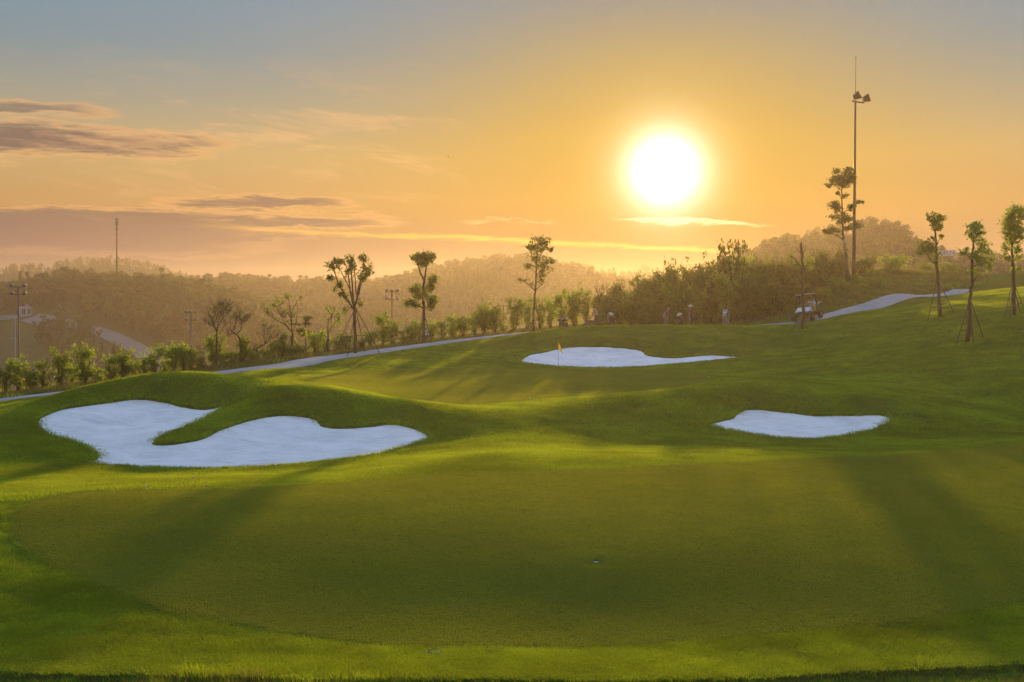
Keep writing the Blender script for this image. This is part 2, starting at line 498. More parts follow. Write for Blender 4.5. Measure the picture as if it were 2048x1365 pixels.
def tps(x, y):
    x = np.clip(np.asarray(x, float), -40, 60) / SCL; y = np.clip(np.asarray(y, float), -14, 128) / SCL
    sh = x.shape; x = x.ravel(); y = y.ravel()
    out = np.empty(len(x))
    for i in range(0, len(x), 20000):
        q = slice(i, i + 20000)
        r2 = (x[q, None] - _X[None, :, 0]) ** 2 + (y[q, None] - _X[None, :, 1]) ** 2
        out[q] = _K(r2) @ _sol[:_n] + _sol[_n] + _sol[_n + 1] * x[q] + _sol[_n + 2] * y[q]
    return out.reshape(sh)

def catmull(pp, k=10, closed=True):
    pp = np.asarray(pp, float); n = len(pp); out = []
    rngi = range(n) if closed else range(n - 1)
    for i in rngi:
        if closed: a, b, c, d = pp[(i - 1) % n], pp[i], pp[(i + 1) % n], pp[(i + 2) % n]
        else: a, b, c, d = pp[max(i - 1, 0)], pp[i], pp[i + 1], pp[min(i + 2, n - 1)]
        for t in np.linspace(0, 1, k, endpoint=False):
            out.append(0.5 * ((2 * b) + (-a + c) * t + (2 * a - 5 * b + 4 * c - d) * t * t + (-a + 3 * b - 3 * c + d) * t ** 3))
    if not closed: out.append(pp[-1])
    return np.array(out)

def sdf(poly, x, y):
    """signed distance, negative inside"""
    sh = np.shape(x); x = np.ravel(x); y = np.ravel(y)
    lo = poly.min(0) - 6; hi = poly.max(0) + 6
    out = np.full(len(x), 6.0)
    idx = np.where((x > lo[0]) & (x < hi[0]) & (y > lo[1]) & (y < hi[1]))[0]
    A = poly; B = np.roll(poly, -1, 0)
    for i in range(0, len(idx), 8000):
        k = idx[i:i + 8000]
        px = x[k][:, None]; py = y[k][:, None]
        ex, ey = B[:, 0] - A[:, 0], B[:, 1] - A[:, 1]
        wx, wy = px - A[:, 0], py - A[:, 1]
        t = np.clip((wx * ex + wy * ey) / (ex * ex + ey * ey + 1e-12), 0, 1)
        d = np.sqrt(((wx - ex * t) ** 2 + (wy - ey * t) ** 2).min(1))
        c = ((A[:, 1] <= py) != (B[:, 1] <= py)) & (px < A[:, 0] + ex * (py - A[:, 1]) / np.where(np.abs(ey) < 1e-12, 1e-12, ey))
        ins = c.sum(1) % 2 == 1
        out[k] = np.where(ins, -d, d)
    return out.reshape(sh)

def smooth(a, b, x):
    t = np.clip((x - a) / (b - a), 0, 1); return t * t * (3 - 2 * t)

px2 = lambda L: np.array([P(*c)[:2] for c in L])
BUNK = [
 catmull(px2([(72,838,37.7),(110,820,39.6),(160,809,40.5),(215,800,41.2),(270,795,41.8),(330,801,41.8),(365,809,41.4),(405,814,41.2),(447,811,41.7),(432,824,40.0),(395,845,37.8),(345,868,35.6),(310,884,34.2),(345,884,34.1),(400,876,34.9),(440,858,36.7),(490,840,38.4),(545,831,39.3),(600,830,39.5),(635,836,39.2),(650,850,38.3),(690,854,38.2),(740,850,38.5),(785,846,38.7),(828,854,37.7),(858,868,36.5),(858,880,35.4),(800,900,33.7),(720,916,32.4),(600,929,31.5),(450,939,30.8),(300,938,30.9),(215,932,31.3),(172,925,31.8),(192,909,32.8),(165,893,33.8),(120,879,35.1),(85,866,36.0)]), 6),
 catmull(px2([(1412,847,39.2),(1442,841,40.0),(1462,836,40.5),(1470,826,41.3),(1490,817,42.1),(1530,817,42.3),(1580,823,42.0),(1630,830,41.4),(1700,828,41.6),(1750,827,41.8),(1782,834,41.3),(1778,846,40.2),(1740,862,38.7),(1690,873,37.8),(1620,879,37.2),(1545,876,37.5),(1485,866,38.2),(1438,858,38.7)]), 6),
 catmull(px2([(1040,722,66.8),(1055,710,69.3),(1085,701,71.2),(1120,695,72.4),(1180,692,72.9),(1250,695,72.6),(1285,700,72.0),(1298,710,70.4),(1320,715,69.9),(1350,715,69.9),(1385,711,70.3),(1430,709,70.6),(1470,711,69.8),(1492,714,68.2),(1460,718,67.1),(1420,722,66.4),(1330,730,65.4),(1250,735,64.9),(1150,735,64.9),(1085,730,65.4)]), 6),
]
GREEN1 = catmull(px2([(28,1060,21.49),(60,1005,23.87),(150,984,24.98),(300,978,25.32),(500,975,25.49),(700,962,26.32),(900,948,27.29),(1200,938,28.07),(1500,925,29.16),(1800,905,31.08),(2048,885,33.27),(2250,885,33.27),(2450,950,27.15),(2500,1050,21.88),(2350,1130,19.23),(2048,1205,17.38),(1700,1258,16.31),(1300,1292,15.7),(1000,1299,15.57),(750,1290,15.73),(500,1255,16.37),(300,1208,17.32),(130,1140,18.95),(50,1095,20.28)]), 8)
GREEN2 = catmull(px2([(560,766,51),(620,757,55),(700,748,59.2),(800,744,60.5),(900,742,61.2),(1000,741,62.0),(1117,739.5,63.0),(1250,740,63.0),(1350,740,62.4),(1405,748,58.6),(1400,765,53.0),(1360,782,48.8),(1250,792,46.2),(1100,800,45.0),(950,806,43.8),(830,800,44.6),(740,788,46.4),(640,776,48.6)]), 8)
CUP = P(1192, 1125, 19.37)[:2]
EDGE = px2([(-2500,1335,14.56),(-600,1335,14.56),(0,1340,14.43),(250,1346,14.28),(600,1353,14.13),(1200,1356,14.07),(1500,1352,14.15),(1750,1336,14.54),(2048,1322,14.92),(2600,1300,15.55),(4500,1300,15.55)])

def vnoise(x, y, s, seed=0):
    """cheap value noise"""
    x = x / s + seed * 17.3; y = y / s + seed * 31.7
    xi = np.floor(x).astype(int); yi = np.floor(y).astype(int); fx = x - xi; fy = y - yi
    h = lambda a, b: (np.sin(a * 127.1 + b * 311.7 + seed) * 43758.5453) % 1.0
    fx = fx * fx * (3 - 2 * fx); fy = fy * fy * (3 - 2 * fy)
    return (h(xi, yi) * (1 - fx) + h(xi + 1, yi) * fx) * (1 - fy) + (h(xi, yi + 1) * (1 - fx) + h(xi + 1, yi + 1) * fx) * fy - 0.5

def z_base(x, y):
    x = np.asarray(x, float); y = np.asarray(y, float)
    rd = row_d(x)
    z = tps(x, np.minimum(y, rd + 3.0))
    s = y - rd
    z = z - (15.0 + np.clip(z, 0, 12)) * smooth(3.0, 52.0, s)
    z = z + 0.012 * vnoise(x, y, 3.7, 1) + 0.006 * vnoise(x, y, 1.1, 2)
    return z

BD = {}
def bunk_d(x, y):
    return [sdf(b, x, y) for b in BUNK]

def z_ground(x, y, bd=None):
    x = np.asarray(x, float); y = np.asarray(y, float)
    z = z_base(x, y)
    if bd is None: bd = bunk_d(x, y)
    for k, d in enumerate(bd):
        w = (0.24, 0.24, 0.40)[k]
        yc_ = BUNK[k][:, 1].mean(); hy_ = np.ptp(BUNK[k][:, 1]) / 2
        back = smooth(-0.7, 0.5, (y - yc_) / hy_)                      # the rim is built up behind and at the sides
        z = z + (0.06, 0.14, 0.18)[k] * back * np.exp(-((d - 0.85) / 0.6) ** 2) * smooth(0.0, 0.35, d)
        z = z + 0.035 * np.exp(-(d / 0.45) ** 2) - 0.32 * smooth(0.0, w, -d)
    ye = np.interp(x, EDGE[:, 0], EDGE[:, 1])
    z = z - 0.13 * smooth(0.0, 0.12, ye - y) * smooth(3.0, 0.5, ye - y)
    rc = np.hypot(x - CUP[0], y - CUP[1])
    z = z - 0.25 * smooth(0.20, 0.09, rc)
    return z

def gz(x, y): return float(z_ground(np.array([x]), np.array([y]))[0])
def on_ground(u, v, d):
    p = P(u, v, d); p[2] = gz(p[0], p[1]); return p

# --- turf material
def turfmat(name, c0, c1, dirt=None, fine=60.0, bump=0.5, stripe=0.0):
    m, n, out = material(name)
    geo = n.n('ShaderNodeNewGeometry'); pos = geo.outputs['Position']
    big = n.noise(pos, 0.35, 4.0, 0.6); mid = n.noise(pos, 3.0, 4.0, 0.6); fin = n.noise(pos, fine, 3.0, 0.7)
    f = n.add(n.add(n.mul(big, 0.45), n.mul(mid, 0.25)), n.mul(fin, 0.5))
    col = n.mix(n.step(f, 0.38, 0.82), c0, c1)
    if dirt:
        at = n.n('ShaderNodeAttribute'); at.attribute_name = 'dirt'
        col = n.mix(n.m('MULTIPLY', at.outputs['Fac'], n.add(0.6, n.mul(mid, 0.7)), clamp=True), col, dirt)
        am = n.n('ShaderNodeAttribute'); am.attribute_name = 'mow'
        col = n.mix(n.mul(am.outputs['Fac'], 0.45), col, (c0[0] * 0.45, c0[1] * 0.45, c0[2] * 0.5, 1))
    b = n.n('ShaderNodeBsdfPrincipled'); n.link(col, b.inputs['Base Color'])
    b.inputs['Roughness'].default_value = 0.9; b.inputs['Specular IOR Level'].default_value = 0.0
    b.inputs['Sheen Weight'].default_value = 0.0; b.inputs['Sheen Roughness'].default_value = 0.5
    b.inputs['Sheen Tint'].default_value = (0.8, 0.8, 0.3, 1)
    bp = n.n('ShaderNodeBump'); bp.inputs['Strength'].default_value = bump; bp.inputs['Distance'].default_value = 0.02
    n.link(n.add(fin, n.mul(mid, 0.6)), bp.inputs['Height']); n.link(bp.outputs[0], b.inputs['Normal'])
    n.link(b.outputs[0], out.inputs['Surface'])
    return m
M['turf'] = turfmat('rough_turf', (0.050, 0.070, 0.010, 1), (0.09, 0.12, 0.016, 1), (0.105, 0.062, 0.034, 1), 45, 0.9)
M['green'] = turfmat('putting_green_turf', (0.075, 0.095, 0.010, 1), (0.115, 0.135, 0.015, 1), None, 90, 0.55)

def sandmat():
    m, n, out = material('bunker_sand')
    geo = n.n('ShaderNodeNewGeometry'); pos = geo.outputs['Position']
    big = n.noise(pos, 0.8, 5.0, 0.65); fin = n.noise(pos, 28.0, 4.0, 0.7)
    mp = n.n('ShaderNodeMapping'); mp.inputs['Scale'].default_value = (0.6, 7.0, 1.0); mp.inputs['Rotation'].default_value = (0, 0, 0.25)
    n.link(pos, mp.inputs[0])
    rake = n.noise(mp.outputs[0], 1.6, 4.0, 0.65, 0.6)
    f = n.add(n.add(n.mul(big, 0.4), n.mul(fin, 0.3)), n.mul(rake, 0.4))
    col = n.mix(n.step(f, 0.36, 0.66), (0.56, 0.53, 0.51, 1), (0.86, 0.83, 0.81, 1))
    b = n.n('ShaderNodeBsdfPrincipled'); n.link(col, b.inputs['Base Color'])
    b.inputs['Roughness'].default_value = 0.95; b.inputs['Specular IOR Level'].default_value = 0.1
    bp = n.n('ShaderNodeBump'); bp.inputs['Strength'].default_value = 0.9; bp.inputs['Distance'].default_value = 0.06
    n.link(n.add(n.mul(rake, 0.8), n.add(n.mul(fin, 0.3), n.mul(big, 0.6))), bp.inputs['Height']); n.link(bp.outputs[0], b.inputs['Normal'])
    n.link(b.outputs[0], out.inputs['Surface'])
    return m
M['sand'] = sandmat()
M['path'] = simple('gravel_path', (0.30, 0.295, 0.30), 0.9, 0, 0.38, 1.6, 0.1, 0.5)
M['road'] = simple('dirt_road', (0.17, 0.155, 0.15), 0.95, 0, 0.15, 0.4, 0.1)

# --- path centre line
PATHC = catmull(px2([(-700,850,45.5),(-300,828,49.2),(0,801,52.5),(120,787,54.5),(250,772,56.5),(400,753,58.3),(520,737,60.7),(620,722,64.6),(700,711,69.0),(800,697,74.2),(900,684,79.5),(1000,672,83.5),(1100,663,85.6),(1250,655,86.2),(1400,653,85.6),(1580,648,84.0),(1660,632,86.5),(1750,612,91.0),(1850,594,97.0),(1925,582,103.5)]), 10, False)
def polydist(line, x, y):
    sh = np.shape(x); x = np.ravel(x); y = np.ravel(y); out = np.empty(len(x)); A = line[:-1]; B = line[1:]
    for i in range(0, len(x), 8000):
        q = slice(i, i + 8000)
        ex, ey = B[:, 0] - A[:, 0], B[:, 1] - A[:, 1]
        wx, wy = x[q][:, None] - A[:, 0], y[q][:, None] - A[:, 1]
        t = np.clip((wx * ex + wy * ey) / (ex * ex + ey * ey + 1e-12), 0, 1)
        out[q] = np.sqrt(((wx - ex * t) ** 2 + (wy - ey * t) ** 2).min(1))
    return out.reshape(sh)
PATH_HW = 1.0

# --- the course sheet
ys = [-14.0]
while ys[-1] < 12.0: ys.append(ys[-1] + 0.5)
while ys[-1] < 18.0: ys.append(ys[-1] + 0.06)
while ys[-1] < 175.0: ys.append(ys[-1] * 1.0034)
ys = np.array(ys)
ts = np.concatenate([np.linspace(-1.25, -0.56, 60, endpoint=False), np.linspace(-0.56, 0.56, 420, endpoint=False), np.linspace(0.56, 1.25, 61)])
XX = ts[None, :] * np.maximum(ys, 12.0)[:, None]; YY = np.repeat(ys[:, None], len(ts), 1)
bdl = bunk_d(XX, YY)
ZZ = z_ground(XX, YY, bdl)
nr, nc = XX.shape
def gridq(nr, nc):
    i = np.arange(nr * nc).reshape(nr, nc)
    return np.stack([i[:-1, :-1].ravel(), i[:-1, 1:].ravel(), i[1:, 1:].ravel(), i[1:, :-1].ravel()], 1)
pd = np.full(XX.shape, 9.0)
far_ = YY > 44
pd[far_] = polydist(PATHC, XX[far_], YY[far_])
sgn = np.ones_like(XX)
# pressed under the path so that the path sheet lies proud
dirt = smooth(PATH_HW + 0.2, PATH_HW + 0.7, pd) * (YY > 44)
yc = np.interp(XX, np.maximum.accumulate(PATHC[:, 0]), PATHC[:, 1])
beyond = smooth(0.2, 1.2, YY - yc) * (YY > 44)
lawn = smooth(118, 121, YY) * (XX > 30) + smooth(2.0, 6.0, XX - np.interp(YY, [96, 104, 112, 120], [31.5, 34, 37, 38])) * (YY > 95)
dirt = np.clip(dirt * beyond * (1 - np.clip(lawn, 0, 1)), 0, 1)
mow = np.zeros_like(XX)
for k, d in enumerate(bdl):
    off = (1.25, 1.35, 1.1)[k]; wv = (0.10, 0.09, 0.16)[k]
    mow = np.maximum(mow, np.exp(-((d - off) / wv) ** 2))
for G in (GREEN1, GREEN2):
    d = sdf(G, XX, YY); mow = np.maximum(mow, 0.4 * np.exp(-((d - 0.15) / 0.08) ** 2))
course = npobj('course_ground', np.stack([XX, YY, ZZ], -1).reshape(-1, 3), gridq(nr, nc), M['turf'])
struct(course, 'rolling mown golf course ground with banks and mounds')
for nm, arr in (('dirt', dirt), ('mow', mow)):
    a = course.data.attributes.new(nm, 'FLOAT', 'POINT'); a.data.foreach_set('value', arr.astype(np.float32).ravel())

# --- putting greens (sheets that follow the ground)
def radial_sheet(name, poly, centre, mat, lift, r0=0.0, rings=90, k=2, zf=None):
    poly = poly[::1]
    c = np.asarray(centre)
    t = np.linspace(0, 1, rings)
    dvec = poly - c; L = np.linalg.norm(dvec, axis=1)
    s0 = (r0 / L)[None, :]
    S = s0 + (1 - s0) * (t[:, None] ** 1.0)
    X = c[0] + dvec[None, :, 0] * S; Y = c[1] + dvec[None, :, 1] * S
    if r0 > 0:
        rc = np.hypot(X - CUP[0], Y - CUP[1])
        Zc = z_ground(X, Y) + 0.25 * smooth(0.20, 0.09, rc)
    else:
        Zc = z_ground(X, Y)
    Z = Zc + lift
    Z[-1] -= lift + 0.03
    n = len(poly)
    i = np.arange(rings * n).reshape(rings, n); j = np.roll(i, -1, 1)
    Q = np.stack([i[:-1].ravel(), j[:-1].ravel(), j[1:].ravel(), i[1:].ravel()], 1)
    return npobj(name, np.stack([X, Y, Z], -1).reshape(-1, 3), Q, mat)
g1o = struct(radial_sheet('putting_green', GREEN1, CUP, M['green'], 0.018, 0.055, 130), 'large putting green in the foreground')
FLAGP = P(1117, 736.5, 63.2)[:2]
g2o = struct(radial_sheet('putting_green', GREEN2, (FLAGP[0] - 3.5, 53.5), M['green'], 0.03, 0.0, 90), 'upper putting green with the yellow flag')

# --- bunker sand sheets
for k, (poly, lab) in enumerate(zip(BUNK, ('large two-lobed white sand bunker on the left with a grass tongue', 'small white sand bunker on the right below a grass bank', 'far white sand bunker behind the yellow flag'))):
    lo = poly.min(0) - 0.3; hi = poly.max(0) + 0.3
    st = (0.09, 0.08, 0.13)[k]
    gx = np.arange(lo[0], hi[0], st); gy = np.arange(lo[1], hi[1], st)
    X, Y = np.meshgrid(gx, gy)
    d = sdf(poly, X, Y)
    Z = z_base(X, Y) - 0.06 - 0.13 * smooth(0.2, 2.6, -d) + 0.09 * vnoise(X, Y, 1.2, 4) * smooth(0.1, 0.9, -d) + 0.05 * vnoise(X, Y, 0.42, 5) * smooth(0.0, 0.4, -d)
    i = gridq(*X.shape)
    keep = (d.ravel()[i] < 0.18).any(1)
    V = np.stack([X, Y, Z], -1).reshape(-1, 3); Q = i[keep]
    us, inv = np.unique(Q, return_inverse=True)
    struct(npobj('sand_bunker', V[us], inv.reshape(Q.shape), M['sand']), lab)

# --- cart path sheet
tn = np.gradient(PATHC, axis=0); tn /= np.linalg.norm(tn, axis=1)[:, None]
nrm = np.stack([tn[:, 1], -tn[:, 0]], 1)
offs = np.linspace(-PATH_HW, PATH_HW, 9)
V = []
for o_ in offs:
    q = PATHC + nrm * (o_ + 0.06 * vnoise(PATHC[:, 0], PATHC[:, 1], 1.3, 6)[:, None] * (abs(o_) > 1.3))
    z = z_ground(q[:, 0], q[:, 1]) + (0.05 if abs(o_) < PATH_HW - 0.01 else -0.02)
    V.append(np.column_stack([q, z]))
V = np.stack(V, 1)
path = npobj('cart_path', V.reshape(-1, 3), gridq(V.shape[0], V.shape[1]), M['path'])
struct(path, 'pale gravel cart path curving behind the greens')

# ------------------------------------------------------------------ valley and far hills
HILLS = [  # crest distance, front width, [(u, v of bare crest)]
 (330.0, 62.0, [(-900,600),(-400,605),(0,618),(60,612),(130,590),(230,600),(330,603),(430,612),(520,640),(580,672),(640,715),(720,760),(900,800)]),
 (480.0, 85.0, [(-300,620),(200,610),(330,594),(440,582),(640,590),(760,592),(830,574),(900,558),(1000,544),(1060,542),(1130,558),(1200,577),(1280,598),(1400,640),(1600,700)]),
 (640.0, 60.0, [(-900,575),(-300,560),(0,548),(50,538),(90,546),(150,532),(240,530),(300,540),(380,566),(450,590),(600,640)]),
 (660.0, 60.0, [(900,620),(1050,560),(1120,540),(1170,540),(1200,550),(1230,550),(1280,562),(1330,566),(1370,576),(1450,610),(1600,650)]),
 (760.0, 50.0, [(1050,610),(1200,566),(1270,548),(1288,543),(1310,549),(1360,562),(1450,592)]),
 (290.0, 60.0, [(1200,740),(1300,670),(1380,620),(1480,562),(1560,532),(1640,512),(1720,500),(1770,500),(1800,512),(1840,538),(1900,556),(1960,566),(2048,574),(2200,586),(2600,610),(3200,630)]),
 (620.0, 60.0, [(1500,620),(1800,580),(1950,562),(2000,550),(2048,550),(2150,558),(2400,570),(3000,590)]),
]
VALLEY = -14.0
def z_far(x, y):
    x = np.asarray(x, float); y = np.asarray(y, float)
    u = 1024 + F * x / np.maximum(y, 1.0)
    z = np.full(x.shape, VALLEY) + 1.2 * vnoise(x, y, 40.0, 11)
    for D, w, prof in HILLS:
        pu = np.array([p[0] for p in prof]); pz = np.array([HC + ray(1024, p[1])[1] * D for p in prof])
        zc = np.interp(u, pu, pz)
        dd = (y - D)
        g = np.where(dd < 0, np.exp(-(dd / w) ** 2), np.exp(-(dd / (w * 1.4)) ** 2))
        zz = VALLEY + (zc - VALLEY) * g + 1.5 * vnoise(x, y, 22.0, 12) * g
        z = np.maximum(z, zz)
    return z
def fz(x, y): return float(z_far(np.array([x]), np.array([y]))[0])
def hit_far(u, v, d0=110.0, d1=1400.0):
    a, b = ray(u, v); d = np.linspace(d0, d1, 2600)
    z = z_far(a * d, d); k = np.where(z >= HC + b * d)[0]
    d = d[k[0]] if len(k) else d1
    return np.array((a * d, d, fz(a * d, d)))
yf = [96.0]
while yf[-1] < 880: yf.append(yf[-1] * 1.013)
yf = np.array(yf); tf = np.linspace(-1.0, 1.0, 300)
XF = tf[None] * yf[:, None]; YF = np.repeat(yf[:, None], len(tf), 1)
M['scrub'] = turfmat('valley_scrub_ground', (0.045, 0.055, 0.018, 1), (0.085, 0.085, 0.035, 1), None, 0.6, 0.5)
hills = npobj('hills', np.stack([XF, YF, z_far(XF, YF)], -1).reshape(-1, 3), gridq(*XF.shape), M['scrub'])
struct(hills, 'hazy wooded hills and valley behind the course')

# ------------------------------------------------------------------ foliage tools
def leaf_quads(centers, size, aspect=0.5, up=0.0, r=None, droop=0.0):
    """one folded rhombus leaf per centre"""
    r = r or rng
    n = len(centers)
    a = r.normal(size=(n, 3)); a[:, 2] = a[:, 2] * 0.7 + up - droop
    a /= np.linalg.norm(a, axis=1)[:, None]
    b = r.normal(size=(n, 3)); b -= a * (a * b).sum(1)[:, None]; b /= np.linalg.norm(b, axis=1)[:, None]
    s = (size * r.uniform(0.6, 1.35, n))[:, None]
    c = np.asarray(centers)
    V = np.stack([c - a * s * 0.5, c + b * s * aspect * 0.5, c + a * s * 0.5, c - b * s * aspect * 0.5], 1).reshape(-1, 3)
    Q = np.arange(4 * n).reshape(n, 4)
    return V, Q

def ball(n, c, rad, shell=0.35, r=None):
    r = r or rng
    d = r.normal(size=(n, 3)); d /= np.linalg.norm(d, axis=1)[:, None]
    q = (r.uniform(shell, 1.0, n) ** 0.6)[:, None]
    return np.asarray(c) + d * q * np.asarray(rad)

def clumpy(n, c, rad, nsub, r=None):
    """leaves gathered on twig tips inside an ellipsoid: gaps and uneven outline"""
    r = r or rng
    tips = ball(nsub, c, np.asarray(rad) * 0.98, 0.3, r)
    k = r.integers(0, nsub, n)
    fl_ = np.where(r.uniform(size=(n, 1)) < 0.15, 1.35, 1.0)
    return tips[k] + r.normal(size=(n, 3)) * np.asarray(rad) * 0.30 * fl_, tips

ORD = ['first', 'second', 'third', 'fourth', 'fifth', 'sixth', 'seventh', 'eighth', 'ninth', 'tenth', 'eleventh', 'twelfth', 'thirteenth', 'fourteenth', 'fifteenth', 'sixteenth', 'seventeenth', 'eighteenth', 'nineteenth']
TENS = {2: 'twenty', 3: 'thirty', 4: 'forty', 5: 'fifty', 6: 'sixty'}
TENTH = {2: 'twentieth', 3: 'thirtieth', 4: 'fortieth', 5: 'fiftieth', 6: 'sixtieth'}
def ordinal(i):          # 1-based
    if i <= 19: return ORD[i - 1]
    t, o = divmod(i, 10)
    return TENTH[t] if o == 0 else TENS[t] + '-' + ORD[o - 1]

# ------------------------------------------------------------------ individually shaped trees
def px_tree(name, label, cat, base, d, limbs, clusters, leaf=0.17, dens=26, mat='leaf', barkm='bark', depth_spread=1.0, group=None, twigs=0, aspect=0.42, seed=1, droop=0.0):
    """limbs: lists of (u, v, dy, radius in px); clusters: (u, v, dy, ru, rv, weight)"""
    r = np.random.default_rng(seed); rr = random.Random(seed)
    b = on_ground(base[0], base[1], d)
    dz = b[2] - P(base[0], base[1], d)[2]
    root = empty(name, b, label, cat, group)
    mpp = d / F
    W_ = lambda u, v, dy: P(u, v, d) + np.array((0, dy, dz))
    tb = MB()
    ends = []
    for li, L in enumerate(limbs):
        p = [W_(u, v, dy) for u, v, dy, _ in L]; rad = [q[3] * mpp for q in L]
        if li == 0: p[0][2] -= 0.12
        # subdivide with a little wander
        pp = []; rd = []
        for i in range(len(p) - 1):
            k = 4
            for t in range(k):
                f = t / k
                w = np.array([rr.uniform(-1, 1) for _ in range(3)]) * 0.25 * rad[i] * (1 if f else 0) * 1.5
                pp.append(p[i] * (1 - f) + p[i + 1] * f + w); rd.append(rad[i] * (1 - f) + rad[i + 1] * f)
        pp.append(p[-1]); rd.append(rad[-1])
        tb.tube(pp, rd, 7 if li == 0 else 5)
        ends.append((pp, rd))
    tw = MB()
    # bare twigs
    for _ in range(twigs):
        pp, rd = ends[rr.randrange(0 if len(ends) == 1 else 1, len(ends))]
        i = rr.randrange(len(pp) // 3, len(pp))
        s = np.array(pp[i]); dirv = np.array((rr.uniform(-1, 1), rr.uniform(-0.8, 0.8), rr.uniform(0.25, 1.2))); dirv /= np.linalg.norm(dirv)
        L_ = rr.uniform(0.25, 0.75); r0 = min(rd[i] * 0.6, 0.014)
        mid = s + dirv * L_ * 0.5 + np.array((rr.uniform(-.05, .05), rr.uniform(-.05, .05), 0.03)); e_ = s + dirv * L_ + np.array((0, 0, 0.08))
        tw.tube([s, mid, e_], [r0, r0 * 0.75, r0 * 0.4], 4)
        for _k in range(2):
            d2 = dirv + np.array((rr.uniform(-.8, .8), rr.uniform(-.8, .8), rr.uniform(-.1, .6)))
            tw.tube([mid, mid + d2 * L_ * 0.45], [r0 * 0.6, r0 * 0.35], 3)
    trunk = tb.obj('trunk', M[barkm], root, b, True)
    cs = []
    for (u, v, dy, ru, rv, wt) in clusters:
        c = W_(u, v, dy); rx, rz = ru * mpp, rv * mpp
        rad = (rx, max(rx, rz) * 0.8 * depth_spread, rz)
        area = ru * rv / 100.0
        n = max(14, int(dens * 8.0 * wt * area * (mpp / 0.033) ** 2))
        ns = max(4, int(n / 16))
        L_, tips = clumpy(n, c, rad, ns, r)
        cs.append(L_)
        # fine branchlets towards the tips
        near = min((q for pp, _ in ends for q in pp), key=lambda q: np.linalg.norm(np.array(q) - c))
        for t_ in tips[:max(3, ns // 3)]:
            m_ = (np.array(near) * 0.45 + t_ * 0.55) + r.normal(size=3) * 0.05
            tw.tube([near, m_, t_], [0.014, 0.010, 0.005], 3)
    if tw.v: tw.obj('branchlets', M[barkm], root, b)['kind'] = 'stuff'
    if cs:
        C = np.concatenate(cs) - b
        V, Q = leaf_quads(C, leaf, aspect, 0.0, r, droop)
        npobj('crown', V, Q, M[mat], False, root)
    return root, b

def stakes(name_label, tree_base, d, apex, feet, bars=(), r=0.028, bar_between=None, group='timber props round young trees'):
    """props leaning in to a trunk: apex pixel, list of (u, v, dd) feet, cross bars as pairs of (foot index, foot index, height fraction)"""
    b = on_ground(tree_base[0], tree_base[1], d)
    root = empty('tree_support', b, name_label, 'tree prop', group)
    dz = b[2] - P(tree_base[0], tree_base[1], d)[2]
    top = P(apex[0], apex[1], d) + np.array((0, 0, dz))
    F_ = []
    for u, v, dd in feet:
        f = P(u, v, d + dd); f[2] = gz(f[0], f[1]) - 0.05; F_.append(f)
    for f in F_:
        o = (f - top); o[2] = 0; o /= max(np.linalg.norm(o), 1e-6)
        t = top + o * 0.09
        e_ = t + (t - f) * 0.05
        MB().tube([f, (f + e_) / 2 + np.array((0, 0, 0.01)), e_], [r, r, r * 0.85], 6).obj('prop_pole', M['stake'], root, b)
    for i, j, h in bars:
        p = F_[i] * (1 - h) + top * h; q = F_[j] * (1 - h) + top * h
        w = (q - p) * 0.06
        MB().tube([p - w, q + w], r * 0.85, 6).obj('cross_bar', M['stake'], root, b)
    return root

def C2(x, y): return 400 + x / 3.102, 420 + y / 3.102      # zoom-crop to photo pixels
def C3(x, y): return 800 + x / 3.592, 400 + y / 3.592
def C4(x, y): return 1250 + x / 3.9, 430 + y / 3.9
def C8(x, y): return 1640 + x / 5.25, 320 + y / 5.25
def CR(x, y): return 1820 + x / 4.548, 400 + y / 4.548
def CS(x, y): return 400 + x / 6.827, 580 + y / 6.827
def LM(fn, L): return [fn(x, y) + (dy, r) for x, y, dy, r in L]
def CL(fn, k, L): return [fn(x, y) + (dy, rx / k, ry / k, w) for x, y, dy, rx, ry, w in L]

# tall vase-shaped tree left of centre
px_tree('vase_shaped_tree', 'tall vase-shaped tree with drooping leaves standing left of the path', 'tree', (711, 729), 70.0,
    [LM(C2, [(965,960,0,3.4),(962,820,0,3.1),(960,690,0,3.0),(955,640,0,2.6)]),
     LM(C2, [(958,690,0,2.0),(905,600,-.2,1.6),(858,505,-.4,1.2),(832,415,-.5,.6)]),
     LM(C2, [(957,670,0,1.8),(932,590,.2,1.6),(914,450,.4,1.2),(888,378,.4,.6)]),
     LM(C2, [(956,650,0,2.0),(948,560,-.1,1.6),(940,430,-.2,1.1),(940,352,-.2,.5)]),
     LM(C2, [(962,660,0,1.9),(985,530,.3,1.5),(1010,410,.6,1.1),(1002,360,.6,.5)]),
     LM(C2, [(965,650,0,1.6),(1008,520,-.5,1.2),(1062,452,-.8,.6)]),
     LM(C2, [(950,600,0,1.3),(880,470,.5,.9),(840,390,.7,.5)]),
     LM(C2, [(970,590,0,1.3),(970,470,-.6,1.0),(965,380,-.8,.5)])],
    CL(C2, 3.102, [(838,405,-.4,34,44,1),(878,375,.3,34,30,1),(940,372,-.2,32,40,1),(1000,378,.5,34,32,1),(1030,425,.5,28,40,1),(1052,452,-.8,32,28,1),(826,480,-.4,34,26,1),(862,540,-.3,28,36,.9),(892,600,-.2,28,34,.9),(1000,490,.2,26,40,.7),(925,450,.3,34,34,.6),(985,640,.1,22,26,.9),(912,690,-.2,24,22,.8),(960,420,-.6,26,36,.7),(1030,480,-.6,24,24,.7)]),
    leaf=0.24, dens=15, mat='leaf_dark', aspect=0.34, seed=11, droop=0.8)
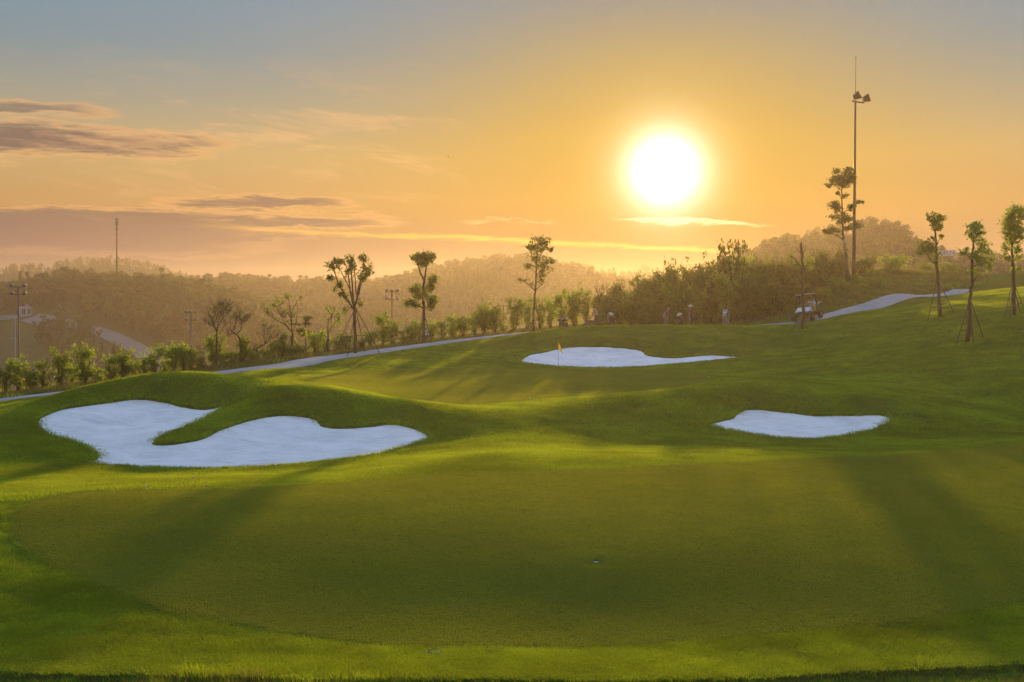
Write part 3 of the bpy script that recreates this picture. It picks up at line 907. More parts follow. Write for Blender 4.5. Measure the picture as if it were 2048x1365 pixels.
stakes('four long timber props around the tall vase-shaped tree', (711, 729), 70.0, C2(965, 685), [C2(1120, 950) + (-.4,), C2(822, 968) + (-1.2,), C2(914, 990) + (-2.2,), C2(1024, 936) + (1.4,)], [(0, 3, .42), (1, 2, .42), (3, 1, .42)])

# cloud-pruned tree
px_tree('pruned_tree', 'cloud-pruned tree with rounded leaf pads beside the path', 'tree', (846, 690), 79.0,
    [LM(C2, [(1388,830,0,3.2),(1388,640,0,3.0),(1386,520,0,2.7),(1392,440,0,2.3)]),
     LM(C2, [(1390,445,0,2.0),(1368,400,-.2,1.7),(1350,330,-.3,1.0)]),
     LM(C2, [(1392,445,0,2.0),(1398,390,.2,1.7),(1410,320,.2,1.0)]),
     LM(C2, [(1388,620,0,1.4),(1350,600,-.3,1.1),(1315,590,-.5,.7)]),
     LM(C2, [(1388,560,0,1.4),(1355,530,.3,1.1),(1335,510,.4,.7)]),
     LM(C2, [(1388,500,0,1.4),(1425,470,.2,.9)]), LM(C2, [(1388,630,0,1.4),(1430,600,-.2,.9)])],
    CL(C2, 3.102, [(1345,302,-.2,34,24,2.2),(1395,300,0,40,28,2.2),(1432,308,.2,26,30,2.2),(1385,340,0,40,24,2.0),(1440,440,.2,32,28,2.2),(1432,490,.1,30,28,2.0),(1340,498,.3,38,26,2.2),(1352,540,.1,34,22,2.0),(1310,585,-.5,38,26,2.2),(1352,600,-.2,24,18,1.6),(1440,570,-.2,34,36,2.2),(1430,615,-.2,24,18,2.0),(1400,520,-.3,24,28,1.4)]),
    leaf=0.17, dens=26, mat='leaf', seed=12)
stakes('timber props around the cloud-pruned tree', (846, 690), 79.0, C2(1388, 660), [C2(1345, 800) + (-.9,), C2(1440, 790) + (-.7,), C2(1400, 805) + (1.5,)], [(0, 1, .4), (1, 2, .4)])

# slender airy tree
px_tree('slender_tree', 'slender airy tree with a thin pale trunk at the hedge', 'tree', (1066, 653), 83.0,
    [LM(C3, [(955,910,0,2.6),(965,700,0,2.1),(972,590,0,1.9),(980,430,0,1.5),(988,320,0,1.0),(992,235,0,.4)]),
     LM(C3, [(968,605,0,1.0),(910,550,-.3,.8),(845,520,-.6,.4)]), LM(C3, [(972,605,0,1.0),(1020,560,.3,.7),(1060,480,.4,.4)]),
     LM(C3, [(980,430,0,.9),(945,350,-.3,.6),(925,280,-.4,.3)]), LM(C3, [(980,500,0,.9),(1050,420,.4,.6),(1098,385,.6,.3)]),
     LM(C3, [(985,400,0,.8),(1030,320,-.4,.5),(1070,270,-.5,.3)]), LM(C3, [(978,480,0,.8),(935,440,.3,.5),(915,420,.4,.3)])],
    CL(C3, 3.592, [(985,255,0,48,36,1),(1040,265,-.4,44,32,1),(935,285,-.4,34,40,1),(1000,310,0,54,30,1),(1080,310,-.3,24,26,.9),(1058,385,.5,46,28,1),(995,375,.1,56,28,.9),(1090,390,.5,22,18,.9),(930,430,.3,36,26,.9),(1000,440,-.3,60,26,.7),(1030,480,.3,40,30,.9),(1020,535,.3,34,24,.8),(880,530,-.5,44,12,.9),(945,560,-.2,36,16,.7),(1090,455,.2,16,10,.8)]),
    leaf=0.20, dens=17, mat='leaf_dark', seed=13)
stakes('low timber props around the slender airy tree', (1066, 653), 83.0, C3(960, 800), [C3(935, 905) + (-.8,), C3(990, 900) + (-.6,), C3(960, 905) + (1.2,)], [(0, 1, .4)])

# tall limewashed tree beside the mast
t4, b4 = px_tree('limewashed_tree', 'tall thin tree with limewashed trunk beside the lighting mast', 'tree', (1696, 557), 97.0,
    [LM(C8, [(292,1250,0,5.2),(280,1100,0,4.2),(268,920,0,3.2),(250,780,0,2.3),(236,620,0,1.7),(232,420,0,1.4),(230,250,0,1.1),(240,140,0,.5)]),
     LM(C8, [(245,795,0,1.6),(190,765,-.2,1.2),(110,735,-.4,.6)]), LM(C8, [(238,640,0,.9),(300,600,.3,.7),(390,650,.5,.4)]),
     LM(C8, [(234,520,0,.9),(180,470,.2,.6),(130,430,.2,.3)]), LM(C8, [(234,520,0,.9),(300,470,-.3,.6),(390,415,-.4,.3)]),
     LM(C8, [(232,380,0,.7),(190,310,-.2,.4)]), LM(C8, [(232,280,0,.8),(150,215,.3,.5),(100,225,.4,.3)]), LM(C8, [(232,260,0,.8),(290,180,-.3,.5),(310,90,-.3,.3)])],
    CL(C8, 5.25, [(290,80,-.3,50,34,1.5),(180,70,.2,50,24,1.2),(250,150,0,84,54,1.6),(170,160,.3,50,40,1.3),(320,150,-.3,40,50,1.5),(110,220,.4,40,24,1.2),(240,220,0,70,30,1.3),(190,300,-.2,28,28,1.2),(265,330,.1,34,24,1.1),(150,430,.2,60,34,1.5),(190,470,.2,36,40,1.3),(310,455,-.3,46,32,1.4),(390,412,-.4,44,22,1.4),(150,555,.1,46,26,1.3),(240,560,.2,44,50,1.3),(310,575,.3,60,36,1.4),(210,610,.1,36,28,1.2),(300,670,.3,56,28,1.3),(400,650,.5,54,32,1.4),(70,715,-.4,52,30,1.5),(130,690,-.3,50,26,1.4),(185,700,-.2,28,18,1.0)]),
    leaf=0.20, dens=27, mat='leaf_dark', seed=14)
MB().tube([P(*C8(x, y), 97.0) + np.array((0, 0, b4[2] - P(1696, 557, 97.0)[2])) for x, y in ((269, 925), (262, 860), (252, 790))], [.143, .125, .105], 8).obj('limewash_band', M['bark_pale'], t4, b4, True)
stakes('slanting timber props around the tall limewashed tree', (1696, 557), 97.0, C8(268, 970), [C8(175, 1260) + (-.5,), C8(330, 1290) + (-1.4,), C8(320, 1230) + (1.8,)], [(0, 1, .45), (1, 2, .45)])

# topped stub tree in front of the utility vehicle
px_tree('topped_tree', 'topped bare trunk with a few short shoots in front of the vehicle', 'tree', (1606, 657), 76.0,
    [LM(C4, [(1390,892,0,4.0),(1386,700,0,3.0),(1384,500,0,3.0),(1380,350,0,2.8),(1375,215,0,2.2)]),
     LM(C4, [(1374,300,0,.9),(1340,268,-.1,.7),(1314,242,-.2,.4)]), LM(C4, [(1382,300,0,.9),(1412,268,.1,.7),(1421,230,.2,.4)]),
     LM(C4, [(1376,262,0,.7),(1358,215,0,.4)]), LM(C4, [(1378,270,0,.7),(1408,222,-.2,.3)]), LM(C4, [(1380,420,0,1.7),(1325,352,-.3,1.2),(1262,310,-.5,.5)]),
     LM(C4, [(1300,335,-.4,.8),(1280,300,-.5,.4)]), LM(C4, [(1385,440,0,1.8),(1430,380,.3,1.2),(1475,345,.4,.5)])],
    CL(C4, 3.9, [(1290,310,-.5,26,18,.8),(1430,360,.3,34,30,1.1),(1470,345,.4,32,22,1),(1410,330,.1,20,34,.9),(1345,400,-.2,22,16,.5),(1450,400,.3,26,26,.9)]),
    leaf=0.17, dens=14, seed=15)
stakes('short timber props around the topped bare trunk', (1606, 657), 76.0, C4(1388, 770), [C4(1296, 882) + (-.5,), C4(1350, 892) + (-1.0,), C4(1426, 880) + (-.4,), C4(1405, 870) + (1.0,)], [(0, 1, .96), (1, 2, .96), (2, 0, .9)])

# three young trees on the right-hand slope
px_tree('young_tree', 'young tree with small round top and low left branch near the path bend', 'tree', (1881, 633), 70.0,
    [LM(CR, [(280,1060,0,4.0),(262,860,0,3.2),(254,720,0,3.0),(242,560,0,2.6),(240,400,0,2.2),(230,275,0,1.7)]),
     LM(CR, [(228,580,0,1.5),(160,535,-.3,1.1),(105,480,-.6,.5)]), LM(CR, [(242,420,0,.8),(275,365,.2,.6),(308,335,.3,.3)]),
     LM(CR, [(232,285,0,1.1),(190,225,-.2,.7),(155,170,-.3,.3)]), LM(CR, [(232,285,0,1.1),(270,220,.2,.7),(320,165,.3,.3)]), LM(CR, [(232,285,0,1.0),(240,190,0,.5)])],
    CL(CR, 4.548, [(165,165,-.3,38,34,1.2),(225,165,0,50,42,1.3),(300,165,.3,46,38,1.2),(195,215,-.1,46,34,1.2),(265,220,.1,46,40,1.2),(240,260,0,36,26,1),(310,330,.3,34,26,1.2),(110,400,-.6,60,44,1.1),(180,370,-.3,36,30,.9),(95,460,-.6,60,40,1.2),(165,460,-.3,60,50,1.1),(60,490,-.6,40,22,1),(220,490,-.1,40,50,1),(270,500,.2,34,50,1),(190,540,-.2,40,26,.8)]),
    leaf=0.17, dens=19, mat='leaf', seed=16)
stakes('timber props around the young tree near the path bend', (1881, 633), 70.0, CR(250, 745), [CR(160, 1055) + (-.3,), CR(258, 1062) + (-1.0,), CR(402, 1026) + (.2,), CR(290, 1030) + (1.3,)], [(0, 1, .36), (0, 2, .36), (1, 2, .36)])
px_tree('young_tree', 'young tree with right-hand leaf mass, lowest of three on the slope', 'tree', (1937, 682), 60.0,
    [LM(CR, [(530,1282,0,4.4),(538,1060,0,3.6),(548,880,0,3.2),(566,740,0,2.8),(566,560,0,2.4),(578,385,0,1.8)]),
     LM(CR, [(568,745,0,1.4),(610,710,.2,1.0),(645,670,.3,.5)]), LM(CR, [(562,545,0,1.2),(500,500,-.3,.8),(430,470,-.5,.4)]),
     LM(CR, [(576,400,0,1.0),(560,320,-.2,.7),(520,260,-.3,.3)]), LM(CR, [(578,400,0,1.0),(620,320,.2,.7),(670,250,.4,.3)]), LM(CR, [(570,520,0,1.2),(640,460,.4,.8),(720,420,.6,.4)]),
     LM(CR, [(568,600,0,1.2),(650,570,-.4,.8),(730,540,-.6,.3)]), LM(CR, [(578,390,0,.9),(600,280,0,.5),(610,210,0,.3)])],
    CL(CR, 4.548, [(600,220,0,60,36,1.2),(540,260,-.3,52,40,1.2),(660,250,.4,52,38,1.2),(520,310,-.3,44,34,1.1),(600,300,0,60,44,1.2),(670,310,.3,40,30,1),(560,360,-.1,44,30,1),(630,370,.2,40,24,.8),(700,390,.5,60,40,1.1),(660,440,.3,60,44,1.2),(730,450,.6,40,44,1.1),(640,500,-.1,64,44,1.2),(710,520,-.3,52,44,1.1),(600,560,-.3,50,44,1.1),(680,580,-.5,52,36,1.1),(640,630,.2,56,34,1.1),(720,620,-.4,38,24,.9),(550,620,-.1,28,34,1),(540,520,-.2,44,34,1),(460,465,-.4,50,30,1.1),(430,480,-.5,28,24,1)]),
    leaf=0.16, dens=19, mat='leaf', seed=17)
stakes('timber props around the lowest of three young trees', (1937, 682), 60.0, CR(550, 935), [CR(416, 1286) + (-.4,), CR(500, 1284) + (-.8,), CR(577, 1276) + (-.6,), CR(670, 1266) + (.5,), CR(560, 1262) + (1.1,)], [(0, 1, .37), (1, 2, .37), (2, 3, .37)])
px_tree('young_tree', 'young tree with the fullest round crown at the right edge', 'tree', (2030, 627), 66.0,
    [LM(CR, [(955,1032,0,4.0),(945,850,0,3.4),(938,640,0,3.0),(930,480,0,2.4),(930,380,0,1.9)]),
     LM(CR, [(930,400,0,1.2),(890,300,-.3,.8),(850,200,-.5,.4)]), LM(CR, [(932,400,0,1.2),(980,300,.3,.8),(1020,190,.4,.4)]), LM(CR, [(930,390,0,1.2),(940,230,0,.7),(960,90,0,.3)]),
     LM(CR, [(932,560,0,1.1),(890,510,-.3,.7),(840,440,-.5,.3)]), LM(CR, [(940,660,0,1.1),(985,625,.3,.7),(1030,590,.4,.3)]), LM(CR, [(934,520,0,1.1),(985,460,.4,.7),(1020,410,.5,.3)])],
    CL(CR, 4.548, [(960,80,0,70,54,1.4),(895,130,-.3,56,54,1.4),(1020,140,.3,50,60,1.4),(950,170,.2,70,54,1.4),(860,210,-.4,60,54,1.3),(1000,230,.3,60,54,1.4),(920,260,-.1,72,54,1.4),(850,290,-.4,54,44,1.3),(990,310,.3,60,44,1.3),(890,340,-.2,50,34,1.2),(960,370,.1,44,30,1.1),(835,430,-.5,44,50,1),(880,520,-.3,40,44,.9),(1000,430,.4,50,54,1.1),(1030,470,.5,30,40,1),(990,600,.3,54,32,1),(850,480,-.3,30,44,.8),(1040,300,.3,24,60,1.2)]),
    leaf=0.17, dens=20, mat='leaf', seed=18)
stakes('timber props around the young tree at the right edge', (2030, 627), 66.0, CR(935, 750), [CR(858, 1056) + (-.5,), CR(906, 1052) + (-1.0,), CR(1004, 1008) + (.6,), CR(1062, 985) + (0,)], [(0, 1, .37), (1, 3, .37), (2, 3, .37)])

# small trees standing in the hedge row, left
SMALL = dict(leaf=0.16)
px_tree('bare_tree', 'nearly bare fan-shaped tree above the hedge, leftmost of the small trees', 'tree', (433, 741), 63.0,
    [LM(CS, [(225,1090,0,2.4),(225,850,0,1.9),(230,640,0,1.6),(235,560,0,1.4)]), LM(CS, [(228,600,0,1.1),(190,530,-.2,.8),(80,470,-.4,.35)]), LM(CS, [(235,570,0,1.1),(250,440,.2,.8),(280,370,.3,.6),(220,290,.2,.4),(170,250,.2,.25)]),
     LM(CS, [(280,375,.3,.6),(310,300,.4,.5),(300,220,.3,.25)]), LM(CS, [(240,540,0,.9),(330,430,-.3,.6),(420,340,-.5,.4),(470,280,-.6,.25)]), LM(CS, [(265,640,.1,.9),(290,560,.3,.7),(370,470,.5,.5),(400,400,.6,.25)]),
     LM(CS, [(215,570,0,.8),(170,480,.3,.5),(120,390,.4,.3)]), LM(CS, [(285,370,.2,.5),(350,310,0,.4),(390,250,0,.2)]), LM(CS, [(240,450,.1,.6),(200,370,0,.4),(190,330,0,.2)])],
    CL(CS, 6.827, [(130,420,0,50,60,.25),(250,220,.2,70,40,.22),(340,270,0,60,50,.25),(440,300,-.5,50,50,.22),(180,290,.2,40,50,.2)]), leaf=0.11, dens=24, twigs=150, seed=21, mat='leaf_dark')
px_tree('leaning_tree', 'twisted half-bare tree leaning left over the hedge', 'tree', (479, 734), 64.5,
    [LM(CS, [(560,1050,0,2.4),(560,850,0,2.1),(545,710,0,1.9),(500,650,0,1.7),(450,620,0,1.4),(415,590,0,1.1),(405,480,.2,.8),(400,400,.3,.4)]), LM(CS, [(500,650,0,1.1),(550,580,.2,.9),(560,510,.2,.7),(540,440,.1,.6),(540,370,0,.4),(570,340,0,.25)]),
     LM(CS, [(450,625,0,.6),(400,650,-.2,.4),(380,680,-.2,.2)]), LM(CS, [(560,505,.2,.6),(620,460,.4,.3)]), LM(CS, [(440,610,0,.6),(470,520,.3,.4),(490,420,.3,.25)])],
    CL(CS, 6.827, [(540,340,0,60,30,.35),(510,390,.1,40,50,.3),(600,440,.3,40,60,.2),(440,400,.2,50,50,.2),(455,560,.2,16,44,.4)]), leaf=0.12, dens=24, twigs=80, seed=22, mat='leaf_dark')
px_tree('windswept_tree', 'low windswept tree with bare twigs slanting right above the hedge', 'tree', (518, 722), 66.5,
    [LM(CS, [(800,980,0,2.0),(780,850,0,1.8),(775,810,0,1.6),(850,765,0,1.2),(910,730,.1,1.0),(940,680,.1,.7),(1000,580,.2,.5),(1060,505,.3,.25)]), LM(CS, [(780,820,0,1.4),(720,825,-.2,1.0),(680,830,-.3,.5)]), LM(CS, [(890,740,0,.8),(885,640,-.2,.6),(890,520,-.3,.4),(860,480,-.4,.2)]), LM(CS, [(920,720,0,.6),(990,670,.4,.4),(1050,610,.5,.2)]),
     LM(CS, [(900,730,0,.6),(940,600,-.3,.4),(990,480,-.4,.2)])],
    CL(CS, 6.827, [(740,790,-.2,70,34,.9),(820,740,0,40,40,.6),(690,830,-.3,30,30,.8),(900,470,-.3,50,40,.25),(1050,520,.3,30,30,.4),(930,650,0,50,40,.25)]), leaf=0.12, dens=24, twigs=60, seed=23)
px_tree('spreading_tree', 'small open tree with spreading crooked limbs and props in the hedge row', 'tree', (583, 712), 69.5,
    [LM(CS, [(1250,900,0,3.0),(1255,700,0,2.5),(1262,590,0,2.2)]), LM(CS, [(1262,590,0,1.6),(1240,470,0,1.3),(1240,350,.2,.9),(1260,240,.3,.6),(1330,130,.4,.35)]), LM(CS, [(1258,570,0,1.5),(1170,460,-.3,1.1),(1080,420,-.4,.9),(980,340,-.6,.6),(870,220,-.8,.3)]),
     LM(CS, [(1180,470,-.2,.9),(1130,380,-.1,.7),(1060,270,0,.5),(1020,210,0,.3)]), LM(CS, [(1245,480,0,.9),(1160,410,.4,.7),(1110,330,.5,.5),(960,320,.5,.25)]), LM(CS, [(1270,570,0,.9),(1330,420,-.3,.7),(1350,260,-.4,.5),(1410,160,-.5,.25)]), LM(CS, [(1245,330,.2,.6),(1210,200,.2,.4),(1200,120,.2,.25)]), LM(CS, [(1340,330,-.4,.4),(1390,290,-.5,.2)])],
    CL(CS, 6.827, [(1050,120,0,50,40,.8),(1140,70,.1,40,40,.5),(1200,90,.2,50,34,.8),(1000,200,-.2,60,40,1),(1100,180,0,50,40,.7),(960,270,-.5,36,50,1),(1260,340,.2,44,40,.9),(1130,300,.4,50,50,.5),(1360,100,.4,36,30,.7),(870,220,-.8,22,16,1),(1100,390,-.3,36,30,.4),(1190,420,.2,40,40,.35),(1310,160,.3,30,40,.4),(1310,700,.1,50,60,.6)]), leaf=0.15, dens=20, twigs=50, seed=24)
stakes('timber props around the small open tree in the hedge row', (583, 712), 69.5, CS(1255, 640), [CS(1170, 860) + (-.4,), CS(1380, 890) + (-.5,), CS(1260, 900) + (1.1,)], [(0, 1, .3)])
px_tree('tiered_tree', 'small tree with flat tiered foliage pads behind the hedge', 'tree', (611, 710), 73.0,
    [LM(CS, [(1443,900,0,1.6),(1443,700,0,1.3),(1440,520,0,1.1),(1440,400,0,.6)]), LM(CS, [(1443,600,0,.8),(1370,575,0,.4)]), LM(CS, [(1440,500,0,.7),(1340,485,0,.3)])],
    CL(CS, 6.827, [(1450,395,0,80,18,2.2),(1430,440,0,50,34,1.4),(1340,482,-.2,70,16,2.2),(1470,485,.2,60,22,2),(1360,560,-.2,80,22,2),(1370,590,0,70,26,1.8),(1450,600,.2,50,34,1.4),(1400,630,0,40,20,1.2)]), leaf=0.14, dens=26, mat='leaf_far', seed=25)
px_tree('sparse_tree', 'small sparse tree with propped trunk left of the tall vase-shaped tree', 'tree', (655, 707), 71.5,
    [LM(CS, [(1730,890,0,2.6),(1740,720,0,2.2),(1750,560,0,1.6)]), LM(CS, [(1745,600,0,1.0),(1750,430,0,.8),(1790,350,.1,.5),(1730,260,.1,.3)]), LM(CS, [(1755,580,0,1.0),(1810,480,.2,.8),(1880,400,.3,.6),(1900,320,.3,.3)]), LM(CS, [(1790,500,.1,.6),(1800,380,-.2,.4),(1830,270,-.3,.25)])],
    CL(CS, 6.827, [(1725,260,.1,36,34,.8),(1760,310,.1,50,36,.9),(1830,300,-.2,50,40,.6),(1895,320,.3,40,30,.6),(1880,400,.3,50,50,.7),(1900,460,.3,40,50,.8),(1730,400,0,18,30,.5),(1820,480,.2,40,40,.5)]), leaf=0.15, dens=20, twigs=24, seed=26)
stakes('timber props around the small sparse tree', (655, 707), 71.5, CS(1738, 700), [CS(1695, 870) + (-.4,), CS(1785, 885) + (-.4,), CS(1730, 900) + (1,)], [(0, 1, .35)])
px_tree('dead_tree', 'dark dead tree with bare forked top among the bushes', 'tree', (1196, 652), 89.5,
    [[(1198,652,0,2.6),(1201,620,0,2.3),(1200,600,0,1.6),(1196,588,0,.9),(1188,570,-.2,.4)], [(1200,604,0,1.2),(1205,590,.1,.7),(1211,572,.2,.3)], [(1199,598,0,.9),(1194,580,.2,.5),(1193,564,.2,.25)], [(1200,612,0,1.0),(1208,606,.2,.5)]],
    [(1199,596,0,7,9,.9),(1207,604,0,6,8,.8)], leaf=0.18, dens=14, twigs=26, seed=27, mat='leaf_dark')

# ------------------------------------------------------------------ shrubs of the hedge row
def shrub_variant(k):
    r = np.random.default_rng(100 + k); rr = random.Random(100 + k)
    st = MB(); L = []
    ns = 5 + k % 4
    for s in range(ns):
        a = 2 * math.pi * s / ns + rr.uniform(-.5, .5); R_ = rr.uniform(0.12, 0.42)
        h = rr.uniform(0.62, 1.0)
        tip = np.array((math.cos(a) * R_, math.sin(a) * R_, h))
        mid = np.array((tip[0] * 0.45, tip[1] * 0.45, h * 0.5)) + r.normal(size=3) * 0.03
        st.tube([(tip[0] * .12, tip[1] * .12, -0.03), mid, tip], [0.018, 0.012, 0.005], 4)
        for q in range(13):
            f = rr.uniform(0.10, 1.0) ** 0.8
            c = mid * (1 - abs(2 * f - 1)) + (tip * max(0, 2 * f - 1)) + np.array((tip[0] * .12, tip[1] * .12, 0)) * max(0, 1 - 2 * f)
            off = r.normal(size=3) * np.array((0.13, 0.13, 0.05)); 
            c2 = c + off
            L.append(c2 + r.normal(size=(17, 3)) * np.array((0.055, 0.055, 0.045)))
    C = np.concatenate(L); C[:, 2] = np.abs(C[:, 2])
    V, Q = leaf_quads(C, 0.085, 0.48, 0.25, r)
    st_me = bpy.data.meshes.new('stems'); st_me.from_pydata(st.v, [], st.f); st_me.materials.append(M['bark'])
    return st_me, npmesh('foliage', V, Q, M['leaf'], False), npmesh('foliage', V, Q, M['leaf_dark'], False)
SHV = [shrub_variant(k) for k in range(8)]
def place_shrub(u, vt, vb, w, d, label, group, dark=False, name='shrub'):
    b = P(u, vb, d); b[2] = gz(b[0], b[1])
    h = (HC + ray(u, vt)[1] * d) - b[2]
    h = max(h, 0.7)
    wm = w * d / F
    o = empty(name, b, label, 'shrub', group)
    st, lf, ld = SHV[rnd.randrange(8)]
    rz = rnd.uniform(0, 6.28)
    for nm, me in (('stems', st), ('foliage', ld if dark else lf)):
        c = bpy.data.objects.new(nm, me); COL.objects.link(c); c.parent = o
    o.scale = (wm * 1.38, wm * 1.38, h * 1.12); o.rotation_euler = (0, 0, rz)
    return o
def urow(u):
    lo, hi = 45.0, 130.0      # forward distance of the hedge line at pixel column u
    for _ in range(40):
        m_ = (lo + hi) / 2
        if row_d((u - 1024) / F * m_) > m_: lo = m_
        else: hi = m_
    return lo
ROW1 = [(12,735,790,26),(37,716,787,46),(62,730,785,28),(87,724,784,26),(120,700,778,38),(146,728,775,26),(172,698,772,46),(198,740,768,24),(222,716,766,32),(246,694,763,34),(268,726,760,26),(290,714,757,30),(310,702,755,30),(332,724,752,22),(350,692,750,42),(366,700,748,20),(384,698,747,30),(404,722,745,22),
 (428,674,742,36),(448,706,740,28),(468,704,738,32),(486,673,735,26),(503,706,732,28),(530,700,728,28),(548,684,724,26),(566,668,720,30),(584,700,716,30),(604,694,712,28),(632,658,711,34),(650,682,708,26),(676,672,704,30),(692,662,701,28),(722,676,700,26),(742,658,700,28),(764,632,698,36),(784,645,696,30),(806,662,692,24),
 (822,652,691,28),(840,642,690,30),(862,646,688,28),(884,640,684,28),(905,634,680,32),(928,630,677,32),(950,630,673,26),(968,610,670,34),(988,612,668,32),(1008,648,667,22),(1030,606,664,30),(1054,604,661,30),(1082,606,659,26),(1100,594,658,30),(1122,590,657,32),(1150,582,656,36),(1174,592,655,26)]
row_sorted = sorted(ROW1)
for i, (u, vt, vb, w) in enumerate(row_sorted):
    place_shrub(u + rnd.uniform(-2, 2), vt, vb, w, urow(u) + rnd.uniform(-.5, .9), '%s leafy bush from the left in the hedge row beyond the cart path' % ordinal(i + 1), 'bushes of the hedge row beyond the path')
THICK = [(1212,572,652,40),(1238,572,652,34),(1262,578,652,28),(1284,560,652,36),(1304,566,652,32),(1322,550,652,34),(1345,536,652,38),(1366,552,652,32),(1384,540,652,34),(1410,532,652,36),(1432,520,650,40),(1458,506,650,50),(1484,518,650,42),(1502,528,648,36),(1522,518,647,34),(1545,520,645,34),(1566,508,642,32),(1584,520,636,32),(1606,532,630,30),(1628,512,622,30),(1646,506,612,28),(1660,520,604,26),(1680,502,586,24),(1722,520,570,34),(1740,510,566,24)]
for i, (u, vt, vb, w) in enumerate(sorted(THICK)):
    d = urow(u) + rnd.uniform(.2, 1.6)
    place_shrub(u, vt, vb, w, d, '%s tall shrub from the left in the thicket behind the workers and vehicle' % ordinal(i + 1), 'tall shrubs of the thicket', dark=True)
# second, lower rank filling the thicket
F2 = []
for i in range(44):
    u = 1196 + i * 10.4 + rnd.uniform(-5, 5)
    top = np.interp(u, [1190, 1280, 1345, 1400, 1460, 1520, 1600, 1660], [610, 596, 580, 574, 560, 560, 565, 566])
    F2.append((u, top + rnd.uniform(-14, 26), 640, rnd.uniform(26, 40)))
for i, (u, vt, vb, w) in enumerate(sorted(F2)):
    place_shrub(u, vt, vb, w, urow(u) - rnd.uniform(.0, 2.2), '%s low bush from the left at the foot of the thicket' % ordinal(i + 1), 'low bushes at the foot of the thicket', dark=rnd.random() < .5)
T3 = []
for i in range(38):
    u = 1290 + i * 10.4 + rnd.uniform(-5, 5)
    top = np.interp(u, [1190, 1280, 1345, 1400, 1460, 1520, 1600, 1660, 1700], [580, 566, 546, 540, 516, 522, 524, 520, 520])
    T3.append((u, top + rnd.uniform(-4, 26), 640, rnd.uniform(28, 40)))
for i, (u, vt, vb, w) in enumerate(sorted(T3)):
    place_shrub(u, vt, vb, w, urow(u) + rnd.uniform(2.0, 5.5), '%s shrub from the left in the rear rank of the thicket' % ordinal(i + 1), 'rear shrubs of the thicket', dark=rnd.random() < .7)
KN = [(1790,508,552,40),(1774,524,552,24),(1848,528,556,30),(1856,534,556,24),(1888,528,556,34),(1906,532,556,26),(1757,560,590,30),(1650,575,612,30),(1708,585,600,24),(1680,580,604,26)]
KD = [112,111,119,120,120,119,97,92.5,97,95]
for i, ((u, vt, vb, w), d) in enumerate(sorted(zip(KN, KD))):
    place_shrub(u, vt, vb, w, d, '%s bush from the left on the knoll around the lighting mast' % ordinal(i + 1), 'bushes on the knoll')

# weeds and dry grass along the verge (uncountable)
def blade_patch(name, n, R_, h, wd, r, lean=0.35, mat='blade', sink=0.01):
    c = np.column_stack([r.uniform(-R_, R_, n), r.uniform(-R_, R_, n), np.full(n, -sink)])
    a = r.uniform(0, 2 * np.pi, n); ln = r.uniform(0, lean, n); hh = h * r.uniform(0.55, 1.15, n)
    dv = np.column_stack([np.cos(a) * ln, np.sin(a) * ln, np.ones(n)]) * hh[:, None]
    sd = r.uniform(0, 2 * np.pi, n); sv = np.column_stack([np.cos(sd), np.sin(sd), np.zeros(n)]) * (wd / 2)
    mid = c + dv * 0.55; tip = c + dv * np.array((1.25, 1.25, 0.95))
    V = np.stack([c - sv, c + sv, mid + sv * 0.8, mid - sv * 0.8, tip], 1).reshape(-1, 3)
    i = np.arange(n) * 5
    F_ = [(k, k + 1, k + 2, k + 3) for k in i] + [(k + 3, k + 2, k + 4) for k in i]
    me = bpy.data.meshes.new(name); me.from_pydata([tuple(q) for q in V], [], F_); me.materials.append(M[mat])
    return bpy.data.objects.new(name, me)

